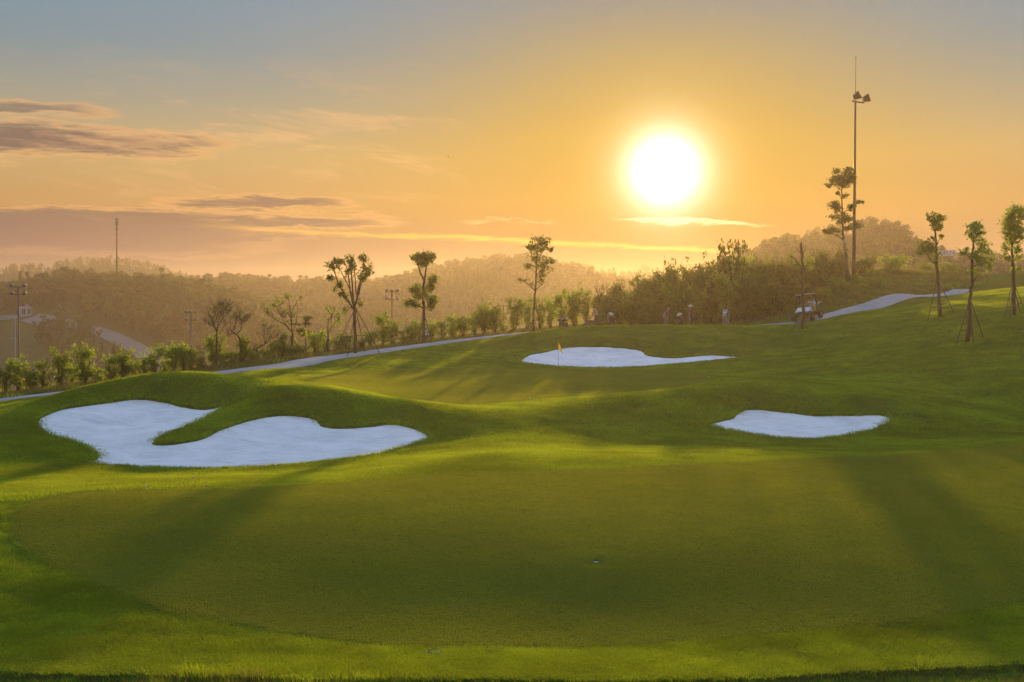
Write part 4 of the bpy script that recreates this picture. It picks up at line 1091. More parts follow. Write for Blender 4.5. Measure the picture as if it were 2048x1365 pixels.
def scatter(name, label, P3, scale, srcs, rs, tilt=True):
    """one 'stuff' object: geometry-node instances of a few source meshes on given points"""
    n = len(P3)
    me = bpy.data.meshes.new(name); me.vertices.add(n); me.vertices.foreach_set('co', np.asarray(P3, np.float32).ravel())
    a = me.attributes.new('rot', 'FLOAT_VECTOR', 'POINT')
    R3 = np.column_stack([rs.normal(0, .04, n), rs.normal(0, .04, n), rs.uniform(0, 6.283, n)]).astype(np.float32); a.data.foreach_set('vector', R3.ravel())
    a = me.attributes['rot']
    if tilt:      # lay each patch along the ground
        x_, y_ = P3[:, 0], P3[:, 1]; h_ = 0.15
        gx_ = (z_base(x_ + h_, y_) - z_base(x_ - h_, y_)) / (2 * h_); gy_ = (z_base(x_, y_ + h_) - z_base(x_, y_ - h_)) / (2 * h_)
        N_ = np.column_stack([-gx_, -gy_, np.ones(n)]); N_ /= np.linalg.norm(N_, axis=1)[:, None]
        th = R3[:, 2]; A_ = np.column_stack([np.cos(th), np.sin(th), np.zeros(n)])
        A_ -= N_ * (A_ * N_).sum(1)[:, None]; A_ /= np.linalg.norm(A_, axis=1)[:, None]; B_ = np.cross(N_, A_)
        # columns A, B, N -> XYZ euler
        R3 = np.column_stack([np.arctan2(B_[:, 2], N_[:, 2]), -np.arcsin(np.clip(A_[:, 2], -1, 1)), np.arctan2(A_[:, 1], A_[:, 0])]).astype(np.float32)
        a.data.foreach_set('vector', R3.ravel())
    a = me.attributes.new('scl', 'FLOAT_VECTOR', 'POINT')
    sc_ = np.asarray(scale, np.float32); sc_ = np.column_stack([sc_] * 3) if sc_.ndim == 1 else sc_
    a.data.foreach_set('vector', np.ascontiguousarray(sc_, dtype=np.float32).ravel())
    a = me.attributes.new('kind_id', 'INT', 'POINT'); a.data.foreach_set('value', rs.integers(0, len(srcs), n).astype(np.int32))
    o = bpy.data.objects.new(name, me); COL.objects.link(o)
    ng = bpy.data.node_groups.new(name + '_scatter', 'GeometryNodeTree')
    ng.interface.new_socket('Geometry', in_out='INPUT', socket_type='NodeSocketGeometry')
    ng.interface.new_socket('Geometry', in_out='OUTPUT', socket_type='NodeSocketGeometry')
    gi = ng.nodes.new('NodeGroupInput'); go = ng.nodes.new('NodeGroupOutput')
    jn = ng.nodes.new('GeometryNodeJoinGeometry')
    def attr(nm, dt):
        q = ng.nodes.new('GeometryNodeInputNamedAttribute'); q.data_type = dt; q.inputs['Name'].default_value = nm
        return q.outputs[0]
    for k, s_ in enumerate(srcs):
        oi = ng.nodes.new('GeometryNodeObjectInfo'); oi.inputs['Object'].default_value = s_; oi.inputs['As Instance'].default_value = True
        ip = ng.nodes.new('GeometryNodeInstanceOnPoints')
        cmp_ = ng.nodes.new('FunctionNodeCompare'); cmp_.data_type = 'INT'; cmp_.operation = 'EQUAL'
        ints = [q for q in cmp_.inputs if q.type == 'INT']
        ng.links.new(attr('kind_id', 'INT'), ints[0]); ints[1].default_value = k
        e2r = ng.nodes.new('FunctionNodeEulerToRotation'); ng.links.new(attr('rot', 'FLOAT_VECTOR'), e2r.inputs[0])
        ng.links.new(gi.outputs[0], ip.inputs['Points']); ng.links.new(cmp_.outputs[0], ip.inputs['Selection'])
        ng.links.new(oi.outputs['Geometry'], ip.inputs['Instance'])
        ng.links.new(e2r.outputs[0], ip.inputs['Rotation']); ng.links.new(attr('scl', 'FLOAT_VECTOR'), ip.inputs['Scale'])
        ng.links.new(ip.outputs[0], jn.inputs[0])
    ng.links.new(jn.outputs[0], go.inputs[0])
    md = o.modifiers.new('scatter', 'NODES'); md.node_group = ng
    struct(o, label, 'stuff')
    return o

rs = np.random.default_rng(5)
# rough grass over the whole course outside greens, sand and path; density falls with distance
def rough_points(n, d0, d1, tmax, power=1.0):
    d = np.exp(rs.uniform(math.log(d0), math.log(d1), n)); t = rs.uniform(-tmax, tmax, n)
    return t * d, d
X, Y = rough_points(150000, 13.6, 92.0, 0.52)
bd = bunk_d(X, Y); ok = np.ones(len(X), bool)
for d in bd: ok &= d > 0.02
ok &= (sdf(GREEN1, X, Y) > 0.03) & (sdf(GREEN2, X, Y) > 0.05)
ok &= (polydist(PATHC, X, Y) > PATH_HW + 0.2) & (Y < row_d(X) + 1.0)
ok &= Y > np.interp(X, EDGE[:, 0], EDGE[:, 1]) - 0.02
yc2 = np.interp(X, np.maximum.accumulate(PATHC[:, 0]), PATHC[:, 1])
verge = (Y > yc2 + 0.5) & (Y > 44)
X, Y, verge = X[ok], Y[ok], verge[ok]
Z = z_ground(X, Y)
Pg = np.column_stack([X, Y, Z])
near = (Y < 24) & ~verge
S_near = [blade_patch('turf_patch', 90, 0.14, 0.036, 0.0045, rs, 0.55) for _ in range(3)]
S_far = [blade_patch('turf_patch', 60, 0.34, 0.050, 0.010, rs, 0.5) for _ in range(3)]
S_dry = [blade_patch('verge_patch', 46, 0.42, 0.22, 0.018, rs, 0.7, 'blade_dry') for _ in range(2)] + [blade_patch('verge_patch', 46, 0.40, 0.20, 0.018, rs, 0.7, 'blade')]
def sz(Pn, lo, hi, k): 
    v = 1 + k * vnoise(Pn[:, 0], Pn[:, 1], 1.3, 21) + k * vnoise(Pn[:, 0], Pn[:, 1], 0.45, 22)
    s_ = rs.uniform(lo, hi, len(Pn)); return np.column_stack([s_, s_, s_ * np.clip(v, 0.35, 2)])
scatter('apron_grass', 'short bright grass apron in front of the near green', Pg[near], sz(Pg[near], .8, 1.2, .7), S_near, rs)
fr = ~near & ~verge
scatter('rough_grass', 'mown rough grass over banks and slopes', Pg[fr], sz(Pg[fr], .8, 1.25, .5), S_far, rs)
vg = verge & (rs.uniform(size=len(X)) < 0.5)
scatter('verge_grass', 'dry brown grass along the far side of the path', Pg[vg], sz(Pg[vg], .5, 1.2, .8), S_dry, rs)
# longer fringe overhanging the bunker edges
fx_, fy_ = [], []
for poly, st_ in zip(BUNK, (0.035, 0.035, 0.06)):
    nx = np.roll(poly, -1, 0); L_ = np.linalg.norm(nx - poly, axis=1)
    for a_, b_, l_ in zip(poly, nx, L_):
        m_ = max(1, int(l_ / st_)); t_ = rs.uniform(0, 1, m_)[:, None]
        q = a_ + (b_ - a_) * t_ + rs.normal(0, 0.035, (m_, 2)); fx_.append(q[:, 0]); fy_.append(q[:, 1])
fx_ = np.concatenate(fx_); fy_ = np.concatenate(fy_)
dmin = np.min([sdf(b_, fx_, fy_) for b_ in BUNK], axis=0); k = dmin > -0.06; fx_, fy_ = fx_[k], fy_[k]
S_fr = [blade_patch('fringe_patch', 16, 0.05, 0.085, 0.006, rs, 0.9) for _ in range(3)]
Pf = np.column_stack([fx_, fy_, z_ground(fx_, fy_)])
scatter('fringe_grass', 'ragged grass fringe round the bunker edges', Pf, sz(Pf, .7, 1.2, .9), S_fr, rs)
# short-cut turf of the two greens
def in_green(G, n, inner):
    lo = G.min(0); hi = G.max(0); st_ = math.sqrt((hi - lo).prod() / n)   # jittered grid: even cover
    x, y = np.meshgrid(np.arange(lo[0], hi[0], st_), np.arange(lo[1], hi[1], st_)); x = x.ravel() + rs.uniform(-.4, .4, x.size) * st_; y = y.ravel() + rs.uniform(-.4, .4, y.size) * st_
    k = (sdf(G, x, y) < -0.03) & (np.abs(x / y) < 0.53) & (np.hypot(x - CUP[0], y - CUP[1]) > inner)
    return x[k], y[k]
S_g1 = [blade_patch('green_patch', 190, 0.17, 0.013, 0.0050, rs, 0.9, 'blade_fine', 0.001) for _ in range(3)]
x, y = in_green(GREEN1, 30000, 0.27); scatter('green_turf', 'closely mown turf of the near putting green', np.column_stack([x, y, z_ground(x, y) + .018]), rs.uniform(.8, 1.15, len(x)), S_g1, rs)
S_g2 = [blade_patch('green_patch', 120, 0.40, 0.016, 0.012, rs, 0.9, 'blade_fine', 0.001) for _ in range(3)]
x, y = in_green(GREEN2, 13000, 0.0); scatter('green_turf', 'closely mown turf of the upper putting green', np.column_stack([x, y, z_ground(x, y) + .03]), rs.uniform(.8, 1.15, len(x)), S_g2, rs)
# weedy slope below the mast
n = 9000
u = rs.uniform(1540, 1960, n); d = rs.uniform(88, 122, n); X = (u - 1024) / F * d; Y = d
k = (polydist(PATHC, X, Y) > PATH_HW + .3) & (Y > np.interp(X, np.maximum.accumulate(PATHC[:, 0]), PATHC[:, 1])) & (Y < row_d(X) + 4)
Pw = np.column_stack([X, Y, z_ground(X, Y)])[k]
scatter('slope_weeds', 'dry weeds and grass on the slope below the lighting mast', Pw, sz(Pw, .6, 1.5, 1.0), S_dry, rs)
# taller unmown grass on the bank at the very bottom of the view
n = 5200
X = rs.uniform(-8.5, 8.5, n); ye = np.interp(X, EDGE[:, 0], EDGE[:, 1]); Y = ye - 0.05 - np.abs(rs.normal(0, .75, n))
Pb = np.column_stack([X, Y, z_ground(X, Y)])
S_bank = [blade_patch('bank_patch', 26, 0.10, 0.11, 0.006, rs, 0.9), blade_patch('bank_patch', 26, 0.10, 0.10, 0.007, rs, 1.1), blade_patch('bank_patch', 20, 0.10, 0.12, 0.005, rs, 0.9, 'blade_dry')]
scatter('bank_grass', 'unmown grass and weeds along the bottom edge', Pb, sz(Pb, .6, 1.25, 1.0), S_bank, rs)

# single tufts that stand out at the bottom edge
for (u, v, d, n_, h_, lab) in [(1846,1334,14.59,26,.34,'bright grass tuft with long blades at bottom right'),(395,1352,14.19,120,.17,'dense dark grass clump at bottom left of centre'),(1095,1352,14.19,9,.36,'thin wispy grass stalks at bottom centre')]:
    b = on_ground(u, v, d); o = blade_patch('blades', n_, 0.06 if n_ < 60 else .22, h_, 0.006 if n_ > 20 else .0035, rs, .8)
    COL.objects.link(o); t = empty('grass_tuft', b, lab, 'grass tuft'); o.parent = t

# ------------------------------------------------------------------ woods on the hills
def wood_tree(k):
    r = np.random.default_rng(300 + k); rr = random.Random(300 + k)
    tr = MB(); h = 1.0
    slim = k % 3 == 2
    tr.tube([(0, 0, -0.06), (r.normal() * .02, r.normal() * .02, .5), (r.normal() * .03, r.normal() * .03, .9)], [.022, .016, .006], 5)
    L = []
    for q in range(17):
        z = rr.uniform(.30, .93); R_ = (0.30 if not slim else 0.17) * math.sin(math.pi * min(1, (z - .2) / .8) ** .8) + .05
        a = rr.uniform(0, 6.28); rad = rr.uniform(.4, 1) * R_
        c = np.array((math.cos(a) * rad, math.sin(a) * rad, z))
        tr.tube([(0, 0, z * .7), tuple(c)], [.009, .004], 3)
        L.append(ball(34, c, (.10, .10, .075), .2, r))
    C = np.concatenate(L)
    V, Q = leaf_quads(C, 0.055, 0.6, 0.1, r)
    tme = bpy.data.meshes.new('trunk'); tme.from_pydata(tr.v, [], tr.f); tme.materials.append(M['bark'])
    cme = npmesh('crown', V, Q, M['leaf_far'], False)
    # joined copy used for the uncountable mass
    n0 = len(tr.v)
    jm = bpy.data.meshes.new('wood_tree'); jm.from_pydata([tuple(v) for v in tr.v] + [tuple(v) for v in V], [], tr.f + [tuple(int(i) + n0 for i in q) for q in Q])
    jm.materials.append(M['bark']); jm.materials.append(M['leaf_far'])
    mi = np.ones(len(jm.polygons), dtype=np.int32); mi[:len(tr.f)] = 0; jm.polygons.foreach_set('material_index', mi)
    return tme, cme, bpy.data.objects.new('wood_tree', jm)
WT = [wood_tree(k) for k in range(6)]
PX, PY = [], []
def fill(n, u0, u1, d0, d1):
    d = np.sqrt(rs.uniform(d0 * d0, d1 * d1, n)); u = rs.uniform(u0, u1, n)
    PX.append((u - 1024) / F * d); PY.append(d)
fill(2300, -350, 660, 262, 400)
fill(2600, 150, 1420, 380, 560)
fill(1500, 1300, 2350, 225, 380)
fill(1000, -300, 520, 570, 670)
fill(800, 1000, 1450, 590, 780)
fill(500, 1700, 2350, 540, 650)
fill(900, -200, 1250, 165, 262)
X = np.concatenate(PX); Y = np.concatenate(PY)
ROADL = np.array([hit_far(*q)[:2] for q in ((60,640),(95,646),(140,655),(185,664),(215,674),(245,688),(275,702),(300,720),(330,745))])
ok = polydist(ROADL, X, Y) > 6.0
X, Y = X[ok], Y[ok]
U_ = 1024 + F * X / Y
Z = z_far(X, Y)
hgt = rs.uniform(5.0, 8.6, len(X)) * np.where(Y < 265, 0.42, 1.0) * np.where(Y > 565, 0.62, 1.0)
keep = ~((Y < 265) & (Z > -1))
HSE = hit_far(50, 633, 150, 400)
keep &= ~((U_ > -30) & (U_ < 80) & (Y > HSE[1] - 70) & (Y < HSE[1] + 4))
keep &= ~((U_ > 1858) & (U_ < 1925) & (Y > 215) & (Y < 289))
# keep the crest strip free for the trees that are things of their own
scatter('woodland', 'mass of trees covering the valley sides and hills', np.column_stack([X, Y, Z])[keep], np.column_stack([hgt * rs.uniform(.85, 1.25, len(X)), hgt * rs.uniform(.85, 1.25, len(X)), hgt])[keep], [w[2] for w in WT], rs, False)
def crest_trees(spec, hill, who, group):
    D = HILLS[hill][0]
    for i, (u, vt, wd) in enumerate(sorted(spec)):
        d = D + rnd.uniform(-6, 4); x = (u - 1024) / F * d; z = fz(x, d)
        h = HC + ray(u, vt)[1] * d - z
        h = min(max(h, 3.0), 13)
        o = empty('crest_tree', (x, d, z), '%s tree from the left %s' % (ordinal(i + 1), who), 'tree', group)
        w = WT[rnd.randrange(6)]
        for nm, me in (('trunk', w[0]), ('crown', w[1])):
            c = bpy.data.objects.new(nm, me); COL.objects.link(c); c.parent = o
        s_ = max(wd * d / F / 0.62, h * .45)
        o.scale = (s_, s_, h); o.rotation_euler = (0, 0, rnd.uniform(0, 6.28))
crest_trees([(8,578,24),(24,566,22),(46,541,18),(58,541,18),(76,556,22),(90,541,24),(110,540,26),(132,532,30),(150,542,24),(163,542,20),(178,546,14),(198,547,20),(222,562,22),(245,557,24),(258,548,26),(272,548,12),(284,546,12),(298,552,22),(313,560,18),(325,533,26),(345,558,20),(358,553,16),(376,562,22),(398,566,24),(418,572,22)], 0, 'along the crest of the near left wooded hill', 'crest trees of the left hill')
crest_trees([(446,545,28),(466,552,24),(488,549,24),(512,552,26),(540,557,24),(575,558,26),(632,553,18),(700,561,24),(740,560,22),(782,553,20),(812,546,22),(850,530,26),(880,527,22),(905,530,18),(930,525,16),(945,517,22),(962,518,22),(985,512,26),(1000,510,24),(1020,509,22),(1040,513,24),(1060,512,22),(1085,520,24),(1108,522,22),(1130,526,24),(1155,532,24),(1185,530,20),(1205,542,22),(1229,534,16),(1252,556,18),(1272,552,14)], 1, 'along the crest of the middle hill', 'crest trees of the middle hill')
crest_trees([(1488,508,18),(1504,500,16),(1520,494,18),(1536,492,18),(1554,484,18),(1572,478,18),(1590,474,18),(1612,466,20),(1632,462,18),(1650,464,16),(1672,455,20),(1692,452,18),(1712,447,18),(1730,452,16),(1747,437,14),(1762,442,14),(1776,443,16),(1790,446,14),(1801,450,12),(1815,462,16),(1830,470,14),(1848,492,16)], 5, 'along the crest of the right-hand hill', 'crest trees of the right hill')

# valley road
V = []
tn = np.gradient(ROADL, axis=0); tn /= np.linalg.norm(tn, axis=1)[:, None]; nr_ = np.stack([tn[:, 1], -tn[:, 0]], 1)
RC = catmull(ROADL, 8, False); tn = np.gradient(RC, axis=0); tn /= np.linalg.norm(tn, axis=1)[:, None]; nr_ = np.stack([tn[:, 1], -tn[:, 0]], 1)
for o_ in np.linspace(-2.6, 2.6, 9):
    q = RC + nr_ * o_; V.append(np.column_stack([q, z_far(q[:, 0], q[:, 1]) + 0.45]))
V = np.stack(V, 1)
struct(npobj('dirt_road', V.reshape(-1, 3), gridq(V.shape[0], V.shape[1]), M['road']), 'pale dirt road winding down the valley side')
# two young trees by the road
for (u, vt, vb, lab) in [(225,676,708,'left of two rounded young trees beside the valley road'),(239,678,710,'right of two rounded young trees beside the valley road')]:
    d = 175.0; x = (u - 1024) / F * d; z = fz(x, d); h = HC + ray(u, vt)[1] * d - z
    o = empty('roadside_tree', (x, d, z), lab, 'tree')
    for nm, me in (('trunk', WT[0][0]), ('crown', WT[0][1])):
        c = bpy.data.objects.new(nm, me); COL.objects.link(c); c.parent = o
    o.scale = (2.4, 2.4, h); o.rotation_euler = (0, 0, u)

#@@OBJECTS
# ------------------------------------------------------------------ golf furniture
fb = np.array((FLAGP[0], FLAGP[1], gz(*FLAGP)))
fl = empty('flagstick', fb, 'golf flagstick with a limp yellow flag on the upper green', 'golf flag')
ftop = P(1114.6, 683, FLAGP[1])[2] - fb[2]
MB().tube([(0, 0, -0.1), (-0.02, 0, ftop * .5), (-0.03, 0, ftop)], [.011, .010, .009], 8).obj('pole', M['galv'], fl)
fv, ff = [], []
nu, nv_ = 7, 9
for j in range(nv_):
    for i in range(nu):
        a, b = i / (nu - 1), j / (nv_ - 1)
        x = -0.03 + a * (0.10 + 0.20 * b) ; z = ftop - 0.03 - b * 0.36 - a * (0.06 + 0.34 * (0.35 + .65 * b)) * .85
        y = 0.035 * math.sin(a * 9 + b * 2) * (0.3 + a)
        fv.append((x, y, z))
for j in range(nv_ - 1):
    for i in range(nu - 1):
        k = j * nu + i; ff.append((k, k + 1, k + nu + 1, k + nu))
fo = mk('flag', fv, ff, M['flag'], fl, True)
sm = fo.modifiers.new('thickness', 'SOLIDIFY'); sm.thickness = 0.003

# cup with white liner in the foreground green
zc_ = gz(CUP[0] + 0.6, CUP[1]) + 0.018
zc_ = float(z_ground(np.array([CUP[0] + .35, CUP[0] - .35]), np.array([CUP[1]] * 2)).mean()) + 0.018
cp = empty('golf_hole', (CUP[0], CUP[1], zc_), 'golf hole with white cup liner in the near green', 'golf hole')
lin = MB(); S_ = 28; prof = [(.057, -.012), (.054, -.012), (.053, -.10), (0.002, -.10)]
vs = [(r_ * math.cos(2 * math.pi * k / S_), r_ * math.sin(2 * math.pi * k / S_), h_) for r_, h_ in prof for k in range(S_)]
fs = [(i * S_ + k, (i + 1) * S_ + k, (i + 1) * S_ + (k + 1) % S_, i * S_ + (k + 1) % S_) for i in range(3) for k in range(S_)]
mk('cup_liner', vs, fs, M['white'], cp, True)

# golf balls
for (u, v, d, lab) in [(291,977,25.38,'white golf ball on the front fringe below the left bunker, left of two'),(386,954,28.2,'white golf ball on the front fringe below the left bunker, right of two'),(1060,803,44.8,'white golf ball at the front of the upper green'),(1418,757,55.4,'white golf ball right of the upper green')]:
    b = on_ground(u, v, d)
    prof = [(0.0215 * math.sin(math.pi * k / 10) + 1e-4, -0.0215 * math.cos(math.pi * k / 10)) for k in range(11)]
    o = MB().lathe(prof, sides=16).obj('golf_ball', M['white'], None, None, True); o.location = (b[0], b[1], b[2] + 0.055 if d < 40 else b[2] + .06)
    tag(o, lab, 'golf ball')
# sprinkler sunk in the apron
b = on_ground(872, 1307, 15.34)
sp = empty('sprinkler_head', b, 'dark round sprinkler head sunk in the grass apron', 'sprinkler')
MB().lathe([(.12, -.03), (.12, .012), (.105, .016), (.10, .006)], sides=24).obj('rim', M['dark'], sp)
MB().lathe([(.098, -.03), (.096, .0), (.03, .003), (.028, .010), (.001, .011)], sides=24).obj('cap', M['rubber'], sp)

# ------------------------------------------------------------------ tall lighting mast
d = 98.0
b = on_ground(1707, 562, d); top = P(1707.3, 113, d)[2]; lampz = P(1707, 205, d)[2]
ms = empty('lighting_mast', b, 'tall lighting mast with two floodlights and lightning rod on the knoll', 'light mast')
hL = lampz - b[2]; hT = top - b[2]
MB().tube([(0, 0, -.2), (0, 0, hL * .25), (0, 0, hL * .26), (0, 0, hL * .62), (0, 0, hL * .63), (0, 0, hL)], [.165, .155, .135, .12, .105, .085], 12).obj('pole', M['steel'], ms, None, True)
MB().lathe([(.28, -.05), (.28, .03), (.17, .04)], sides=12).obj('base_plate', M['steel'], ms)
MB().tube([(0, 0, hL - .1), (0, 0, hL + (hT - hL) * .55), (0, 0, hT)], [.028, .022, .012], 6).obj('lightning_rod', M['steel'], ms)
MB().tube([(0, 0, hT - .35), (0, 0, hT)], [.03, .03], 6).obj('rod_tip', M['steel'], ms)
MB().box((.22, 0, hL + .02), (1.05, .10, .10), (0, .14, 0)).obj('cross_arm', M['steel'], ms)
for x_, z_, ry, lab in ((-0.0, .42, .25, None), (.78, .26, .45, None)):
    hd = MB(); 
    vs = [(-.20, -.2, -.05), (.20, -.2, -.05), (.20, .2, -.05), (-.20, .2, -.05), (-.34, -.3, .42), (.34, -.3, .42), (.34, .3, .42), (-.34, .3, .42)]
    R_ = Euler((0.1, -math.pi / 2 + 1.0 + ry, 0)).to_matrix()
    vs2 = [R_ @ Vector(q) for q in vs]
    R2 = Euler((0.2, 1.25 if x_ > .3 else 1.0, 0.2)).to_matrix()
    vs2 = [R2 @ Vector(q) for q in vs]
    h_o = mk('floodlight', [(q.x + x_ - .05, q.y, q.z + hL + z_) for q in vs2], [(0, 3, 2, 1), (4, 5, 6, 7), (0, 1, 5, 4), (1, 2, 6, 5), (2, 3, 7, 6), (3, 0, 4, 7)], M['dark'], ms)
    nrm_ = R2 @ Vector((0, 0, 1)); gl = [R2 @ Vector(q) + nrm_ * .004 for q in ((-.31, -.27, .42), (.31, -.27, .42), (.31, .27, .42), (-.31, .27, .42))]
    mk('lens', [(q.x + x_ - .05, q.y, q.z + hL + z_) for q in gl], [(0, 1, 2, 3)], M['glass'], h_o)
    MB().tube([(x_ - .08, -.24, hL + .05 - x_ * .13), (x_ - .08, -.26, hL + z_)], .022, 5).obj('bracket', M['steel'], h_o)
    MB().tube([(x_ - .08, .24, hL + .05 - x_ * .13), (x_ - .08, .26, hL + z_)], .022, 5).obj('bracket', M['steel'], h_o)

# ------------------------------------------------------------------ range lights in the valley
def range_light(u, vtop, d, arm_px, heads, lab):
    x = (u - 1024) / F * d; z0 = fz(x, d) if d > 100 else gz(x, d)
    z0 = min(z0, gz(x, d)) if d < 140 else z0
    zt = HC + ray(u, vtop)[1] * d; a = arm_px * d / F / 2; k = a / 0.74
    t = empty('range_light', (x, d, z0), lab, 'light pole', 'floodlight poles in the valley')
    H_ = zt - z0; gap = 15 * d / F
    MB().tube([(0, 0, -.3), (0, 0, H_ * .5), (0, 0, H_)], [.11 * k, .095 * k, .075 * k], 8).obj('pole', M['steel'], t, None, True)
    for r_, zz in enumerate((H_ - .12 * k, H_ - .12 * k - gap)):
        MB().box((0, 0, zz), (2 * a, .07 * k, .07 * k)).obj('cross_arm', M['steel'], t)
        xs = (-a * .82, a * .82) if (heads == 4 or r_ == 1) else (-a * .82, 0, a * .82)
        for xx in xs:
            yy = -.12 * k if xx == 0 else 0
            hd = MB().lathe([(.05 * k, -.10 * k), (.17 * k, -.08 * k), (.20 * k, .02 * k), (.16 * k, .12 * k), (.06 * k, .17 * k)], (xx, yy, zz + .16 * k), (0.25 if xx > 0 else -.25, -.35, .9), 10).obj('lamp_head', M['galv'], t, None, True)
            MB().tube([(xx, yy, zz), (xx, yy, zz + .1 * k)], .03 * k, 5).obj('bracket', M['steel'], hd)
range_light(37, 572, 112.0, 31, 4, 'light pole with four lamps standing at the far left')
range_light(382, 624, 132.0, 26, 5, 'light pole with five lamps left of the bare fan-shaped tree')
range_light(784, 582, 150.0, 27, 5, 'light pole with five lamps between the vase-shaped and cloud-pruned trees')
range_light(1007, 611, 165.0, 24, 4, 'hazy light pole half hidden by bushes near centre')

# ------------------------------------------------------------------ antenna mast, power pole, house
d = 318.0; x = (235 - 1024) / F * d; z0 = fz(x, d); H_ = HC + ray(235, 437)[1] * d - z0
am = empty('antenna_mast', (x, d, z0), 'slim guyed antenna mast rising above the left hill', 'antenna mast')
MB().tube([(0, 0, -.5), (.0, 0, H_ * .55), (.12, 0, H_ * .96)], [.22, .19, .14], 6).obj('mast_tube', M['steel'], am)
for k in range(3):
    a = 2 * math.pi * k / 3 + .3; cx, cy = math.cos(a), math.sin(a)
    MB().box((.12 + cx * .34, cy * .34, H_ - 1.0), (.30, .22, 2.0), (0, 0, a)).obj('antenna_panel', M['dark'], am)
    MB().tube([(.12, 0, H_ - 3.4), (.12 + cx * .3, cy * .3, H_ - 2.0)], .05, 4).obj('panel_arm', M['steel'], am)
    MB().tube([(.05, 0, H_ * .76), (cx * 9, cy * 9, 3.0)], .02, 3).obj('guy_wire', M['steel'], am)
MB().lathe([(.5, 0), (.5, .14)], (.1, 0, H_ * .8), sides=8).obj('platform', M['steel'], am)
MB().lathe([(.42, 0), (.42, .3)], (.1, 0, H_ * .86), sides=8).obj('equipment_ring', M['dark'], am)
d = 322.0; x = (175 - 1024) / F * d; z0 = fz(x, d); H_ = HC + ray(175, 541)[1] * d - z0
pp_ = empty('power_pole', (x, d, z0), 'small wooden power pole with a crossarm among the hilltop trees', 'power pole')
MB().tube([(0, 0, -.3), (0, 0, H_)], [.16, .11], 6).obj('pole', M['stake'], pp_)
MB().box((0, 0, H_ - .15), (1.9, .14, .14)).obj('crossarm', M['stake'], pp_)
MB().box((0, 0, H_ - .9), (1.3, .12, .12)).obj('crossarm', M['stake'], pp_)
for xx in (-.85, 0, .85): MB().lathe([(.05, 0), (.08, .08), (.05, .18)], (xx, 0, H_ - .08), sides=6).obj('insulator', M['white'], pp_)

hh = hit_far(50, 633, 150, 400); d = float(hh[1])
hx0 = (40 - 1024) / F * d; hz0 = HC + ray(50, 634)[1] * d
px_m = d / F
hs = empty('white_house', ((51 - 1024) / F * d, d, hz0 - 1.2), 'small white flat-roofed house on the far left hillside', 'house')
wd_, hh_ = 24 * px_m, 20 * px_m + 1.2
W_, D_ = wd_, 2.6
hw_ = MB(); t_ = .22
xs = [-W_ / 2, -W_ / 2 + W_ * .20, -W_ / 2 + W_ * .50, -W_ / 2 + W_ * .66, -W_ / 2 + W_ * .94, W_ / 2]
for i in (0, 2, 4):
    hw_.box(((xs[i] + xs[i + 1]) / 2, 0, hh_ / 2), (xs[i + 1] - xs[i], t_, hh_))
for i in (1, 3):
    hw_.box(((xs[i] + xs[i + 1]) / 2, 0.003, hh_ * .93), (xs[i + 1] - xs[i], t_ - .01, hh_ * .14)); hw_.box(((xs[i] + xs[i + 1]) / 2, 0.003, hh_ * .24), (xs[i + 1] - xs[i], t_ - .01, hh_ * .48))
hw_.box((-W_ / 2 + .1, D_ / 2, hh_ / 2), (.2, D_ - .23, hh_)); hw_.box((W_ / 2 - .1, D_ / 2, hh_ / 2), (.2, D_ - .23, hh_)); hw_.box((0, D_, hh_ / 2), (W_, .2, hh_))
hw_o = hw_.obj('wall', M['concrete_white'], hs); hw_o['kind'] = 'stuff'
for i in (1, 3):
    w1 = MB().box(((xs[i] + xs[i + 1]) / 2, .06, hh_ * .67), (xs[i + 1] - xs[i] - .02, .04, hh_ * .38)).obj('window', M['pane_dark'], hs)
    MB().box(((xs[i] + xs[i + 1]) / 2, .02, hh_ * .67), (.05, .05, hh_ * .38)).obj('mullion', M['white'], w1)
MB().box((0, D_ / 2, hh_ + .08), (W_ + .3, D_ + .3, .16)).obj('roof', M['concrete_white'], hs)
MB().box((-W_ * .05, D_ / 2, hh_ + .36), (W_ * .18, .6, .4)).obj('chimney', M['concrete_white'], hs)
gw = empty('boundary_wall', ((18 - 1024) / F * d, d - 1.5, HC + ray(18, 637)[1] * d - .8), 'low pale boundary wall beside the white house', 'wall')
MB().box((0, 0, .9), (46 * px_m, .2, 1.5)).obj('wall_panel', M['concrete_white'], gw)
for k in range(6): MB().box((-23 * px_m + k * 9.2 * px_m, -.03, .85), (.3, .3, 1.7)).obj('pier', M['concrete_white'], gw)
d = 160.0; x = (30 - 1024) / F * d; z0 = fz(x, d); H_ = HC + ray(30, 634)[1] * d - z0
wp = empty('utility_pole', (x, d, z0), 'pale concrete utility pole with step arms at the far left', 'utility pole')
MB().tube([(0, 0, -.3), (0, 0, H_)], [.11, .07], 8).obj('pole', M['concrete_white'], wp)
for k, (s_, zz) in enumerate(((-1, H_ * .80), (1, H_ * .60), (-1, H_ * .62), (1, H_ * .5))):
    MB().tube([(0, -.05, zz), (s_ * .55, -.05, zz + .2)], .03, 5).obj('arm', M['concrete_white'], wp)

